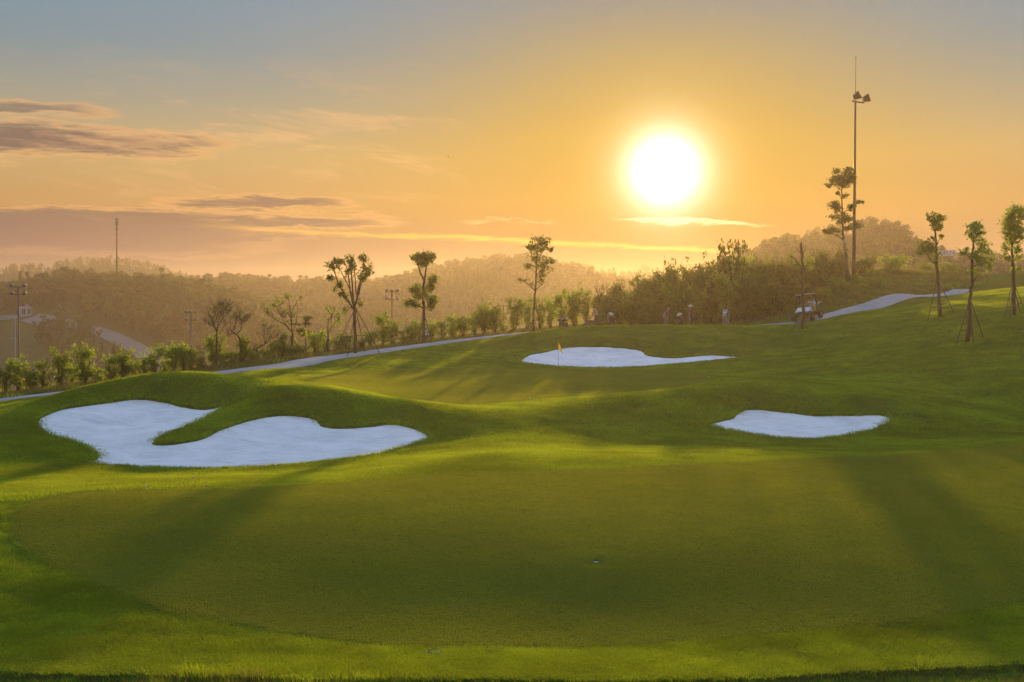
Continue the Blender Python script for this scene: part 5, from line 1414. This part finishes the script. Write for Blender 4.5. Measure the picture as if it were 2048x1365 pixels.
# hillside sign
d = 280.0; k_ = d / F
sg = empty('hillside_sign', ((1889 - 1024) / F * d, d, fz((1889 - 1024) / F * d, d)), 'white hillside sign board reading DELTA in blue letters', 'sign')
zt = HC + ray(1889, 501)[1] * d - sg.location.z; zb = HC + ray(1889, 512)[1] * d - sg.location.z
MB().box((0, 0, (zt + zb) / 2), (38 * k_, .12, zt - zb)).obj('board', simple('sign_white', (.74, .76, .8), .5, 0, .06), sg)
for xx in (-14 * k_, 14 * k_): MB().box((xx, .12, zt / 2), (.14, .1, max(zt, .5) + .6)).obj('post', M['galv'], sg)
cu = bpy.data.curves.new('lettering', 'FONT'); cu.body = 'DELTA'; cu.align_x = 'CENTER'; cu.align_y = 'CENTER'; cu.size = (zt - zb) * .95; cu.extrude = .02; cu.offset = .012
tmp = bpy.data.objects.new('lettering', cu); COL.objects.link(tmp); bpy.context.view_layer.update()
lm = bpy.data.meshes.new_from_object(tmp.evaluated_get(bpy.context.evaluated_depsgraph_get())); bpy.data.objects.remove(tmp)
lm.materials.append(simple('sign_blue', (.10, .14, .34), .5))
lo_ = bpy.data.objects.new('lettering', lm); COL.objects.link(lo_); lo_.parent = sg; lo_.rotation_euler = (math.pi / 2, 0, 0); lo_.location = (4.5 * k_, -.085, (zt + zb) / 2)

# ------------------------------------------------------------------ people
def person(loc, rz, label, pose, shirt, pants, hat=None, stripes=None, scale=1.0):
    """one continuous skinned body; pose gives joints in metres, x forward, y left, z up"""
    J = pose; names = list(J)
    E = [('pelvis', 'spine'), ('spine', 'chest'), ('chest', 'neck'), ('neck', 'skull'), ('skull', 'crown')]
    for s in 'LR':
        E += [('pelvis', 'hip' + s), ('hip' + s, 'knee' + s), ('knee' + s, 'ankle' + s), ('ankle' + s, 'toe' + s), ('chest', 'shoulder' + s), ('shoulder' + s, 'elbow' + s), ('elbow' + s, 'wrist' + s), ('wrist' + s, 'palm' + s)]
    rad = dict(pelvis=(.15, .12), spine=(.14, .11), chest=(.17, .12), neck=(.058, .058), skull=(.085, .095), crown=(.06, .07), hip=(.095, .095), knee=(.062, .062), ankle=(.045, .045), toe=(.04, .03), shoulder=(.062, .062), elbow=(.046, .046), wrist=(.033, .03), palm=(.034, .018))
    me = bpy.data.meshes.new('body'); me.from_pydata([tuple(J[k]) for k in names], [(names.index(a), names.index(b)) for a, b in E], [])
    o = bpy.data.objects.new('body', me); COL.objects.link(o)
    sk = o.modifiers.new('skin', 'SKIN'); sk.use_smooth_shade = True
    for i, k in enumerate(names):
        sv = me.skin_vertices[0].data[i]; q = k[:-1] if k[-1] in 'LR' else k
        sv.radius = rad[q]; sv.use_root = (k == 'pelvis')
    ss = o.modifiers.new('sub', 'SUBSURF'); ss.levels = 1; ss.render_levels = 1
    bpy.context.view_layer.update()
    ev = bpy.data.meshes.new_from_object(o.evaluated_get(bpy.context.evaluated_depsgraph_get()))
    bpy.data.objects.remove(o)
    V = [v.co.copy() for v in ev.vertices]; Fc = [tuple(p.vertices) for p in ev.polygons]
    segs = [(Vector(J[a]), Vector(J[b]), a, b) for a, b in E]
    def region(c):
        best = None
        for a, b, na, nb in segs:
            ab = b - a; t = max(0, min(1, (c - a).dot(ab) / max(ab.length_squared, 1e-9))); dd = (c - (a + ab * t)).length
            if best is None or dd < best[0]: best = (dd, na, nb, t)
        _, na, nb, t = best
        if nb in ('skull', 'crown'): return 0
        if na == 'chest' and nb == 'neck': return 1 if t < .6 else 0
        if nb.startswith('palm'): return 0
        if na.startswith(('hip', 'knee')) or nb.startswith('hip'): return 2
        if nb.startswith('toe'): return 3
        if na == 'pelvis' and t < .35: return 2
        return 1
    mi = [region(sum((V[i] for i in f), Vector()) / len(f)) for f in Fc]
    # fingers, nose, ears
    ex = MB()
    for s, sg_ in (('L', 1), ('R', -1)):
        w = Vector(J['wrist' + s]); p = Vector(J['palm' + s]); f = (p - w).normalized(); side = f.cross(Vector((0, 0, 1)))
        if side.length < .1: side = Vector((0, 1, 0))
        side.normalize(); dn = side.cross(f)
        for k, ln in enumerate((.068, .078, .072, .056)):
            b = p + side * (.024 - .016 * k); m_ = b + f * ln * .55 + dn * .012; ex.tube([b - f * .02, m_, m_ + f * ln * .3 + dn * .035], [.0095, .009, .007], 5)
        b = w + f * .03 + side * .03; ex.tube([b, b + side * .03 + f * .035, b + side * .035 + f * .065 + dn * .01], [.012, .010, .008], 5)
    hd = Vector(J['skull']); up = (Vector(J['crown']) - hd).normalized(); fw = Vector(J.get('_face', (1, 0, 0))) if False else (Vector((1, 0, 0)) - up * up.x); fw.normalize(); lf = up.cross(fw)
    ex.tube([hd + fw * .085 + up * .03, hd + fw * .118, hd + fw * .09 - up * .012], [.010, .014, .010], 5)
    for q in (1, -1): ex.lathe([(.028, -.006), (.03, .006)], hd + lf * q * .093, lf, 8)
    n0 = len(V); V += [Vector(v) for v in ex.v]; Fc += [tuple(i + n0 for i in f) for f in ex.f]; mi += [0] * len(ex.f)
    nm = bpy.data.meshes.new('body'); nm.from_pydata([tuple(v) for v in V], [], Fc)
    for mt in (M['skin'], shirt, pants, M['dark']): nm.materials.append(mt)
    nm.polygons.foreach_set('material_index', np.array(mi, np.int32)); nm.polygons.foreach_set('use_smooth', [True] * len(Fc))
    t = empty('person', loc, label, 'person'); t.rotation_euler = (0, 0, rz); t.scale = (scale,) * 3
    bo = bpy.data.objects.new('body', nm); COL.objects.link(bo); bo.parent = t
    eye = MB()
    for q in (1, -1):
        e_ = MB().lathe([(.004, -.002), (.011, 0), (.004, .002)], hd + fw * .094 + lf * q * .034 + up * .028, fw, 6).obj('eye', M['hair'], t)
    m_ = MB().box(hd + fw * .092 - up * .045, (.012, .045, .010)).obj('mouth', simple('lips', (.3, .12, .1), .6), t) if label.startswith('driver') else None
    hr = MB(); prof = [(.098 * math.sin(a_) + .001, .112 * math.cos(a_)) for a_ in np.linspace(1.75, .02, 9)]
    hr.lathe(prof, hd + up * .035 - fw * .012, up, 14).obj('hair', M['hair'], t, None, True)
    if hat == 'cone':
        MB().lathe([(.235, -.01), (.23, .0), (.12, .085), (.02, .155), (.002, .16)], hd + up * .085, up, 20).obj('conical_hat', M['straw'], t, None, True)
    elif hat == 'cap':
        hc = MB().lathe([(.108, -.01), (.106, .05), (.07, .095), (.002, .11)], hd + up * .05, up, 14).obj('cap', M['dark'], t, None, True)
    return t

def pose_stand(bend=0.0, reach=.35, crouch=0.0, hz_=.9, spread=.13):
    """bend: forward lean of the trunk in radians"""
    h = .92 - crouch
    pel = Vector((-.10 * math.sin(bend), 0, h)); ax = Vector((math.sin(bend), 0, math.cos(bend))); pr = Vector((math.cos(bend), 0, -math.sin(bend)))
    J = dict(pelvis=pel, spine=pel + ax * .22, chest=pel + ax * .42, neck=pel + ax * .58 + pr * .02, skull=pel + ax * .68 + pr * .06 + Vector((0, 0, .02)), crown=pel + ax * .79 + pr * .07 + Vector((0, 0, .03)))
    for s, q in (('L', 1), ('R', -1)):
        J['hip' + s] = pel + Vector((0, .10 * q, -.06)); J['knee' + s] = Vector((.06 + crouch * .6 + (.08 if q > 0 else -.04), spread * q, .48 - crouch * .35)); J['ankle' + s] = Vector(((.08 if q > 0 else -.10), spread * q * 1.1, .085)); J['toe' + s] = Vector(((.23 if q > 0 else .05), spread * q * 1.2, .03))
        sh = J['chest'] + ax * .08 + Vector((0, .19 * q, 0)); J['shoulder' + s] = sh
        hand = Vector((pel.x + reach + .12, .10 * q, hz_ if q > 0 else hz_ - .25)); el_ = (sh + hand) / 2 + Vector((-.05, .10 * q, -.10))
        J['elbow' + s] = el_; J['wrist' + s] = hand; J['palm' + s] = hand + Vector((.06, -.02 * q, -.04))
    return J
def pose_squat():
    pel = Vector((-.18, 0, .30)); ax = Vector((.42, 0, .9)).normalized(); pr = Vector((.9, 0, -.42)).normalized()
    J = dict(pelvis=pel, spine=pel + ax * .2, chest=pel + ax * .4, neck=pel + ax * .56, skull=pel + ax * .66 + pr * .05, crown=pel + ax * .77 + pr * .06)
    for s, q in (('L', 1), ('R', -1)):
        J['hip' + s] = pel + Vector((.02, .11 * q, 0)); J['knee' + s] = Vector((.24, .2 * q, .50)); J['ankle' + s] = Vector((.0, .15 * q, .08)); J['toe' + s] = Vector((.15, .18 * q, .03))
        sh = J['chest'] + ax * .08 + Vector((0, .19 * q, 0)); J['shoulder' + s] = sh; J['elbow' + s] = sh + Vector((.2, .06 * q, -.2)); J['wrist' + s] = sh + Vector((.38, -.06 * q, -.33)); J['palm' + s] = sh + Vector((.44, -.07 * q, -.38))
    return J
def pose_sit():
    pel = Vector((0, 0, .10)); ax = Vector((-.12, 0, 1)).normalized()
    J = dict(pelvis=pel, spine=pel + ax * .22, chest=pel + ax * .43, neck=pel + ax * .6, skull=pel + ax * .7 + Vector((.05, 0, 0)), crown=pel + ax * .81 + Vector((.06, 0, 0)))
    for s, q in (('L', 1), ('R', -1)):
        J['hip' + s] = pel + Vector((.06, .10 * q, -.01)); J['knee' + s] = Vector((.46, .14 * q, .12)); J['ankle' + s] = Vector((.62, .14 * q, -.27)); J['toe' + s] = Vector((.76, .15 * q, -.32))
        sh = J['chest'] + ax * .08 + Vector((0, .19 * q, 0)); J['shoulder' + s] = sh; J['elbow' + s] = sh + Vector((.16, .07 * q, -.22)); J['wrist' + s] = Vector((.44, .13 * q, .44)); J['palm' + s] = Vector((.50, .10 * q, .47))
    return J
SH = lambda n_, c: simple(n_, c, .85, 0, .12)
m_grey = SH('grey_trousers', (.30, .27, .26)); m_darkp = SH('dark_trousers', (.05, .045, .045)); m_whites = SH('white_shirt', (.66, .67, .72)); m_red = SH('dark_red_shirt', (.16, .06, .055)); m_pink = SH('pale_pink_shirt', (.30, .20, .19)); m_pale = SH('pale_grey_shirt', (.30, .31, .29)); m_khaki = SH('khaki_trousers', (.28, .24, .18))
ms_, n, out = material('striped_shirt')
tcn = n.n('ShaderNodeTexCoord'); sp_ = n.n('ShaderNodeSeparateXYZ'); n.link(tcn.outputs['Object'], sp_.inputs[0])
wv = n.m('SINE', n.mul(n.add(sp_.outputs[2], n.mul(sp_.outputs[0], -.6)), 62.0)); bb_ = n.n('ShaderNodeBsdfPrincipled'); bb_.inputs['Roughness'].default_value = .9
n.link(n.mix(n.step(wv, .1, .5), srgb(120, 128, 140), srgb(205, 205, 160)), bb_.inputs['Base Color']); n.link(bb_.outputs[0], out.inputs['Surface'])

def floor_at(u, d):
    x = (u - 1024) / F * d; return np.array((x, d, gz(x, d)))
def tool(p0, p1, label, cat, mat, head=None, r=.016):
    p0 = np.array(p0, float); p1 = np.array(p1, float)
    t = empty(cat.replace(' ', '_'), p1, label, cat)
    MB().tube([p0 - p1, (p0 - p1) * .5, (0, 0, 0)], r, 6).obj('handle', mat, t)
    dv = (p1 - p0) / np.linalg.norm(p1 - p0)
    MB().box(tuple(-dv * .03), (.20, .05, .09)).obj('blade', M['steel'], t)
WD = 85.5
person(floor_at(849, 80.4), math.radians(80), 'person in white shirt squatting at the foot of the cloud-pruned tree', pose_squat(), m_whites, m_darkp, 'cap')
person(floor_at(1194, WD), math.radians(150), 'person in pale pink top behind the wheelbarrow, leaning slightly forward', pose_stand(.35, .35, .05, .75), m_pink, m_darkp)
person(floor_at(1224, WD + .4), math.radians(100), 'person bent forward in a pale shirt right of the wheelbarrow', pose_stand(1.15, .45, .05, .35), m_pale, m_darkp)
person(floor_at(1329, WD), math.radians(20), 'person in dark red shirt and grey trousers working with a pole', pose_stand(.7, .35, .05, .7), m_red, m_grey)
person(floor_at(1362, WD + 1.2), math.radians(215), 'person crouching low so that mostly the conical hat shows', pose_squat(), m_red, m_darkp, 'cone')
person(floor_at(1380, WD + .8), math.radians(-80), 'person standing upright in a conical straw hat beside a pale pole', pose_stand(.05, .28, 0, .95), m_red, m_darkp, 'cone', scale=.93)
person(floor_at(1449, WD - .3), math.radians(60), 'person in striped shirt seen from behind, bent over a hoe', pose_stand(.85, .5, .05, .55), ms_, m_grey)
f = floor_at(1337, WD - .3); tool(f + np.array((-.0, .1, 1.25)), f + np.array((-.06, 0, 0.05)), 'pale pole held by the person in dark red', 'pole tool', m_pink, r=.03)
f = floor_at(1378.5, WD); tool(f + np.array((0, 0, 1.15)), f + np.array((.02, 0, .05)), 'pale pink upright pole in front of the standing person in conical hat', 'pole tool', m_pink, r=.035)
f = floor_at(1462, WD - .6); tool(f + np.array((-.45, .3, .75)), f + np.array((.0, 0, .06)), 'hoe with a long pale handle held by the person in stripes', 'hoe', M['straw'])

# wheelbarrow
f = floor_at(1189, WD - .8)
wb = empty('wheelbarrow', f, 'pale metal wheelbarrow in front of the person in pale pink', 'wheelbarrow')
wb.rotation_euler = (0, 0, math.radians(190))
tr_ = [(.45, .22, .32), (.45, -.22, .32), (-.35, -.25, .32), (-.35, .25, .32), (.72, .34, .62), (.72, -.34, .62), (-.45, -.34, .58), (-.45, .34, .58)]
mk('tray', tr_, [(0, 1, 2, 3), (0, 4, 5, 1), (1, 5, 6, 2), (2, 6, 7, 3), (3, 7, 4, 0)], M['galv'], wb).modifiers.new('thickness', 'SOLIDIFY').thickness = .012
for q in (1, -1):
    MB().tube([(.72, .06 * q, .2), (.1, .2 * q, .30), (-.95, .30 * q, .55)], .02, 6).obj('handle', M['wood'], wb)
    MB().tube([(-.3, .22 * q, .34), (-.36, .24 * q, -.01)], .018, 6).obj('leg', M['steel'], wb)
wh = MB().lathe([(.13, -.03), (.19, -.04), (.205, 0), (.19, .04), (.13, .03)], (.74, 0, .20), (0, 1, 0), 18).obj('wheel', M['rubber'], wb, None, True)

# motorbike beside the bushes, carrying a plank
f = floor_at(1128, WD - 1.2)
mb_ = empty('motorbike', f, 'dark parked motorbike beside the bushes left of the wheelbarrow', 'motorbike'); mb_.rotation_euler = (math.radians(4), 0, math.radians(-70))
for xx in (.60, -.60):
    w_ = empty('wheel', (xx, 0, .29)); w_.parent = mb_
    MB().lathe([(.21, -.04), (.27, -.05), (.29, 0), (.27, .05), (.21, .04)], (0, 0, 0), (0, 1, 0), 22).obj('tyre', M['rubber'], w_, None, True)
    MB().lathe([(.02, -.035), (.215, -.028), (.215, .028), (.02, .035)], (0, 0, 0), (0, 1, 0), 18).obj('rim', M['galv'], w_)
MB().tube([(.60, 0, .29), (.46, 0, .72), (.40, 0, .98)], [.03, .03, .028], 6).obj('fork', M['galv'], mb_)
MB().tube([(.36, -.34, 1.03), (.42, -.12, .99), (.42, .12, .99), (.36, .34, 1.03)], .016, 6).obj('handlebar', M['dark'], mb_)
MB().box((.02, 0, .42), (.50, .24, .34)).obj('engine', M['steel'], mb_, None, False, .04)
MB().box((.20, 0, .76), (.42, .26, .20), (0, -.15, 0)).obj('fuel_tank', M['dark'], mb_, None, True, .07)
MB().box((-.34, 0, .78), (.74, .26, .12), (0, .08, 0)).obj('seat', M['dark'], mb_, None, True, .05)
MB().box((-.66, 0, .64), (.34, .16, .05), (0, .5, 0)).obj('rear_mudguard', M['dark'], mb_)
MB().lathe([(.04, -.05), (.10, .0), (.105, .06)], (.50, 0, .86), (1, 0, .1), 12).obj('headlight', M['glass'], mb_, None, True)
for q in (1, -1): MB().tube([(.40, .2 * q, 1.0), (.34, .32 * q, 1.20)], .008, 5).obj('mirror_stem', M['dark'], mb_); MB().lathe([(.05, -.008), (.055, .008)], (.34, .33 * q, 1.23), (1, 0, 0), 10).obj('mirror', M['galv'], mb_)
MB().tube([(.1, -.14, .25), (-.7, -.17, .34)], [.035, .05], 8).obj('exhaust', M['galv'], mb_)
f2 = f + np.array((.12, -.1, 0)); 
pk = empty('plank', f + np.array((0.1, 0, .93)), 'dark plank laid slanting across the parked motorbike', 'plank')
MB().box((0, 0, .12), (.78, .16, .04), (0, -.42, .1)).obj('board', M['stake'], pk)

# ------------------------------------------------------------------ utility vehicle on the path
vu, vd = 1617.0, 84.3
vx = (vu - 1024) / F * vd
fwd = np.array((-.52, -.854)); lft = np.array((-fwd[1], fwd[0]))
lft = np.array((.854, -.52))
zF = gz(vx + fwd[0], vd + fwd[1]); zR = gz(vx - fwd[0], vd - fwd[1]); zL = gz(vx + lft[0] * .62, vd + lft[1] * .62); zRr = gz(vx - lft[0] * .62, vd - lft[1] * .62)
fx = Vector((2 * fwd[0], 2 * fwd[1], zF - zR)).normalized(); fy = Vector((1.24 * lft[0], 1.24 * lft[1], zL - zRr)).normalized(); fzv = fx.cross(fy).normalized(); fy = fzv.cross(fx)
RM = Matrix((fx, fy, fzv)).transposed()
vz = (zF + zR) / 2 + 0.06
uv = empty('utility_vehicle', (vx, vd, vz), 'dark open utility vehicle with white roof and bonnet driving down the path', 'utility vehicle')
uv.rotation_euler = RM.to_euler()
MB().box((0, 0, .44), (2.5, 1.0, .18)).obj('chassis', M['dark'], uv, None, False, .03)
bn = mk('bonnet', [(1.38, .52, .62), (1.38, -.52, .62), (.62, -.58, .66), (.62, .58, .66), (1.32, .46, .82), (1.32, -.46, .82), (.62, -.54, 1.02), (.62, .54, 1.02)], [(0, 3, 2, 1), (4, 5, 6, 7), (0, 1, 5, 4), (1, 2, 6, 5), (2, 3, 7, 6), (3, 0, 4, 7)], simple('bonnet_white', (.52, .53, .55), .4), uv); bn.modifiers.new('bevel', 'BEVEL').width = .05
MB().box((.97, .0, .93), (.6, .06, .03), (0, .28, 0)).obj('bonnet_vent', M['dark'], bn)
MB().box((1.40, 0, .60), (.10, 1.16, .30)).obj('front_grille', M['olive'], uv, None, False, .02)
MB().tube([(1.44, -.58, .46), (1.54, -.5, .50), (1.54, .5, .50), (1.44, .58, .46)], .035, 8).obj('bumper', M['dark'], uv)
for q in (1, -1):
    MB().lathe([(.06, -.03), (.09, .0), (.085, .03)], (1.44, .42 * q, .70), (1, 0, 0), 12).obj('headlight', M['glass'], uv, None, True)
    for xx in (1.0, -.95):
        w_ = empty('wheel', (xx, .63 * q, .31)); w_.parent = uv
        MB().lathe([(.17, -.11), (.28, -.125), (.31, -.08), (.315, 0), (.31, .08), (.28, .125), (.17, .11)], (0, 0, 0), (0, 1, 0), 24).obj('tyre', M['rubber'], w_, None, True)
        MB().lathe([(.02, -.06), (.06, -.115), (.165, -.10), (.175, 0), (.165, .10), (.06, .115), (.02, .06)], (0, 0, 0), (0, 1, 0), 16).obj('rim', M['yellow'], w_)
    MB().box((1.0, .60 * q, .70), (.74, .28, .05), (0, 0, 0)).obj('front_fender', M['olive'], uv, None, False, .02)
    MB().tube([(.62, .60 * q, .95), (.34, .60 * q, 1.75), (.18, .58 * q, 1.84)], .028, 8).obj('front_post', M['dark'], uv)
    MB().tube([(-.38, .62 * q, .50), (-.42, .62 * q, 1.35), (-.30, .58 * q, 1.84)], .045, 8).obj('rear_post', M['dark'], uv)
    MB().tube([(.18, .58 * q, 1.84), (-.30, .58 * q, 1.84)], .03, 8).obj('roof_rail', M['dark'], uv)
    s_ = MB().box((-.12, .33 * q, .70), (.46, .50, .14)).obj('seat', M['yellow'], uv, None, True, .05)
    MB().box((-.34, .33 * q, 1.00), (.12, .48, .50), (0, -.15, 0)).obj('seat_back', M['yellow'], s_, None, True, .05)
MB().box((.12, 0, .53), (1.0, 1.2, .05)).obj('floor', M['dark'], uv)
MB().box((.56, 0, .92), (.14, 1.08, .20)).obj('dashboard', M['dark'], uv, None, False, .03)
MB().tube([(.18, -.58, 1.84), (.18, .58, 1.84)], .028, 8).obj('roof_crossbar', M['dark'], uv); MB().tube([(-.40, -.62, 1.30), (-.40, .62, 1.30)], .03, 8).obj('rear_crossbar', M['dark'], uv)
MB().box((-.08, 0, 1.90), (.72, 1.26, .05), (0, -.04, 0)).obj('roof', simple('roof_white', (.45, .45, .46), .5), uv, None, False, .02)
MB().box((-.08, 0, 1.868), (.78, 1.32, .02), (0, -.04, 0)).obj('roof_trim', M['dark'], uv)
MB().tube([(.58, .33, .94), (.40, .33, 1.06)], .018, 6).obj('steering_column', M['dark'], uv)
stw = MB(); ring = [(.40 + .17 * math.sin(a_) * .35, .33 + .17 * math.cos(a_), 1.07 + .17 * math.sin(a_) * .94) for a_ in np.linspace(0, 2 * math.pi, 20)]
stw.tube(ring, .014, 5, False).obj('steering_wheel', M['dark'], uv)
bed = MB().box((-.98, 0, .66), (1.05, 1.26, .05)).obj('cargo_bed', M['olive'], uv)
for q in (1, -1): MB().box((-.98, .615 * q, .82), (1.05, .03, .28)).obj('side_panel', M['olive'], bed)
MB().box((-1.50, 0, .82), (.03, 1.20, .28)).obj('tailgate', M['olive'], bed); MB().box((-.47, 0, .86), (.03, 1.20, .36)).obj('headboard', M['olive'], bed)
def onveh(p): q = RM @ Vector(p); return np.array((vx + q.x, vd + q.y, vz + q.z))
dr = person(onveh((-.14, .33, .74)), 0, 'driver in a white shirt sitting at the wheel of the utility vehicle', pose_sit(), m_whites, m_khaki, 'cap'); dr.rotation_euler = uv.rotation_euler
for k, (q, ln, tilt, lab) in enumerate(((.30, 1.9, .10, 'nearer long plank sticking out behind the utility vehicle'), (-.15, 2.2, .06, 'farther long plank sticking out behind the utility vehicle'))):
    c_ = onveh((-1.35, q, 1.02 + .02 * k)); pl_ = empty('timber_plank', c_, lab, 'plank'); pl_.rotation_euler = uv.rotation_euler
    MB().box((0, 0, 0), (ln, .16, .045), (0, tilt, -.08 + .2 * k)).obj('board', M['wood'], pl_)

# marker stakes along the verge
SK = [(1471,643,88.0),(1487,640,88.4),(1510,640,88.0),(1524,634,88.6),(1676,598,93),(1746,577,97),(1752,574,98),(1764,572,99),(1815,560,108),(1830,563,108),(1911,566,112),(1925,570,110),(1938,575,109)]
for i, (u, v, d) in enumerate(sorted(SK)):
    x = (u - 1024) / F * d; b = np.array((x, d, gz(x, d)))
    t = MB().tube([(0, 0, -.1), (rnd.uniform(-.02, .02), 0, .25), (rnd.uniform(-.04, .04), 0, .50)], [.022, .02, .017], 6).obj('marker_stake', M['wood']); t.location = b
    tag(t, '%s thin wooden marker stake from the left along the verge' % ordinal(i + 1), 'stake', 'marker stakes along the verge')

# swallows
for (u, v, d, s_, lab) in [(897,314,62.0,.9,'small dark bird gliding left of the sun'),(1117,215,90.0,.8,'tiny dark bird high above and left of the sun')]:
    t = empty('bird', P(u, v, d), lab, 'bird'); t.scale = (s_,) * 3; t.rotation_euler = (.3, .2, .6)
    MB().lathe([(.002, -.09), (.014, -.05), (.018, 0), (.013, .04), (.010, .055), (.002, .075)], (0, 0, 0), (1, 0, .1), 8).obj('body', M['dark'], t, None, True)
    for q in (1, -1):
        mk('wing', [(.03, .01 * q, .005), (-.02, .01 * q, .004), (.02, .08 * q, .03), (-.02, .07 * q, .03), (-.05, .16 * q, .015)], [(0, 2, 3, 1), (2, 4, 3)], M['dark'], t)
    mk('tail', [(-.07, .008, 0), (-.07, -.008, 0), (-.14, .03, 0), (-.10, 0, 0), (-.14, -.03, 0)], [(0, 2, 3), (0, 3, 1), (1, 3, 4)], M['dark'], t)

# ------------------------------------------------------------------ haze
bx0, bx1, by0, by1, bz0, bz1 = -900, 900, -40, 900, -19.0, 28.5
hz = MB().box(((bx0 + bx1) / 2, (by0 + by1) / 2, (bz0 + bz1) / 2), (bx1 - bx0, by1 - by0, bz1 - bz0))
m, n, out = material('haze_air')
pv = n.n('ShaderNodeVolumePrincipled')
pv.inputs['Color'].default_value = (0.92, 0.80, 0.76, 1)
pv.inputs['Density'].default_value = 0.00041
pv.inputs['Anisotropy'].default_value = 0.62
n.link(pv.outputs[0], out.inputs['Volume'])
haze = hz.obj('haze', m)
struct(haze, 'low golden evening haze', 'stuff')
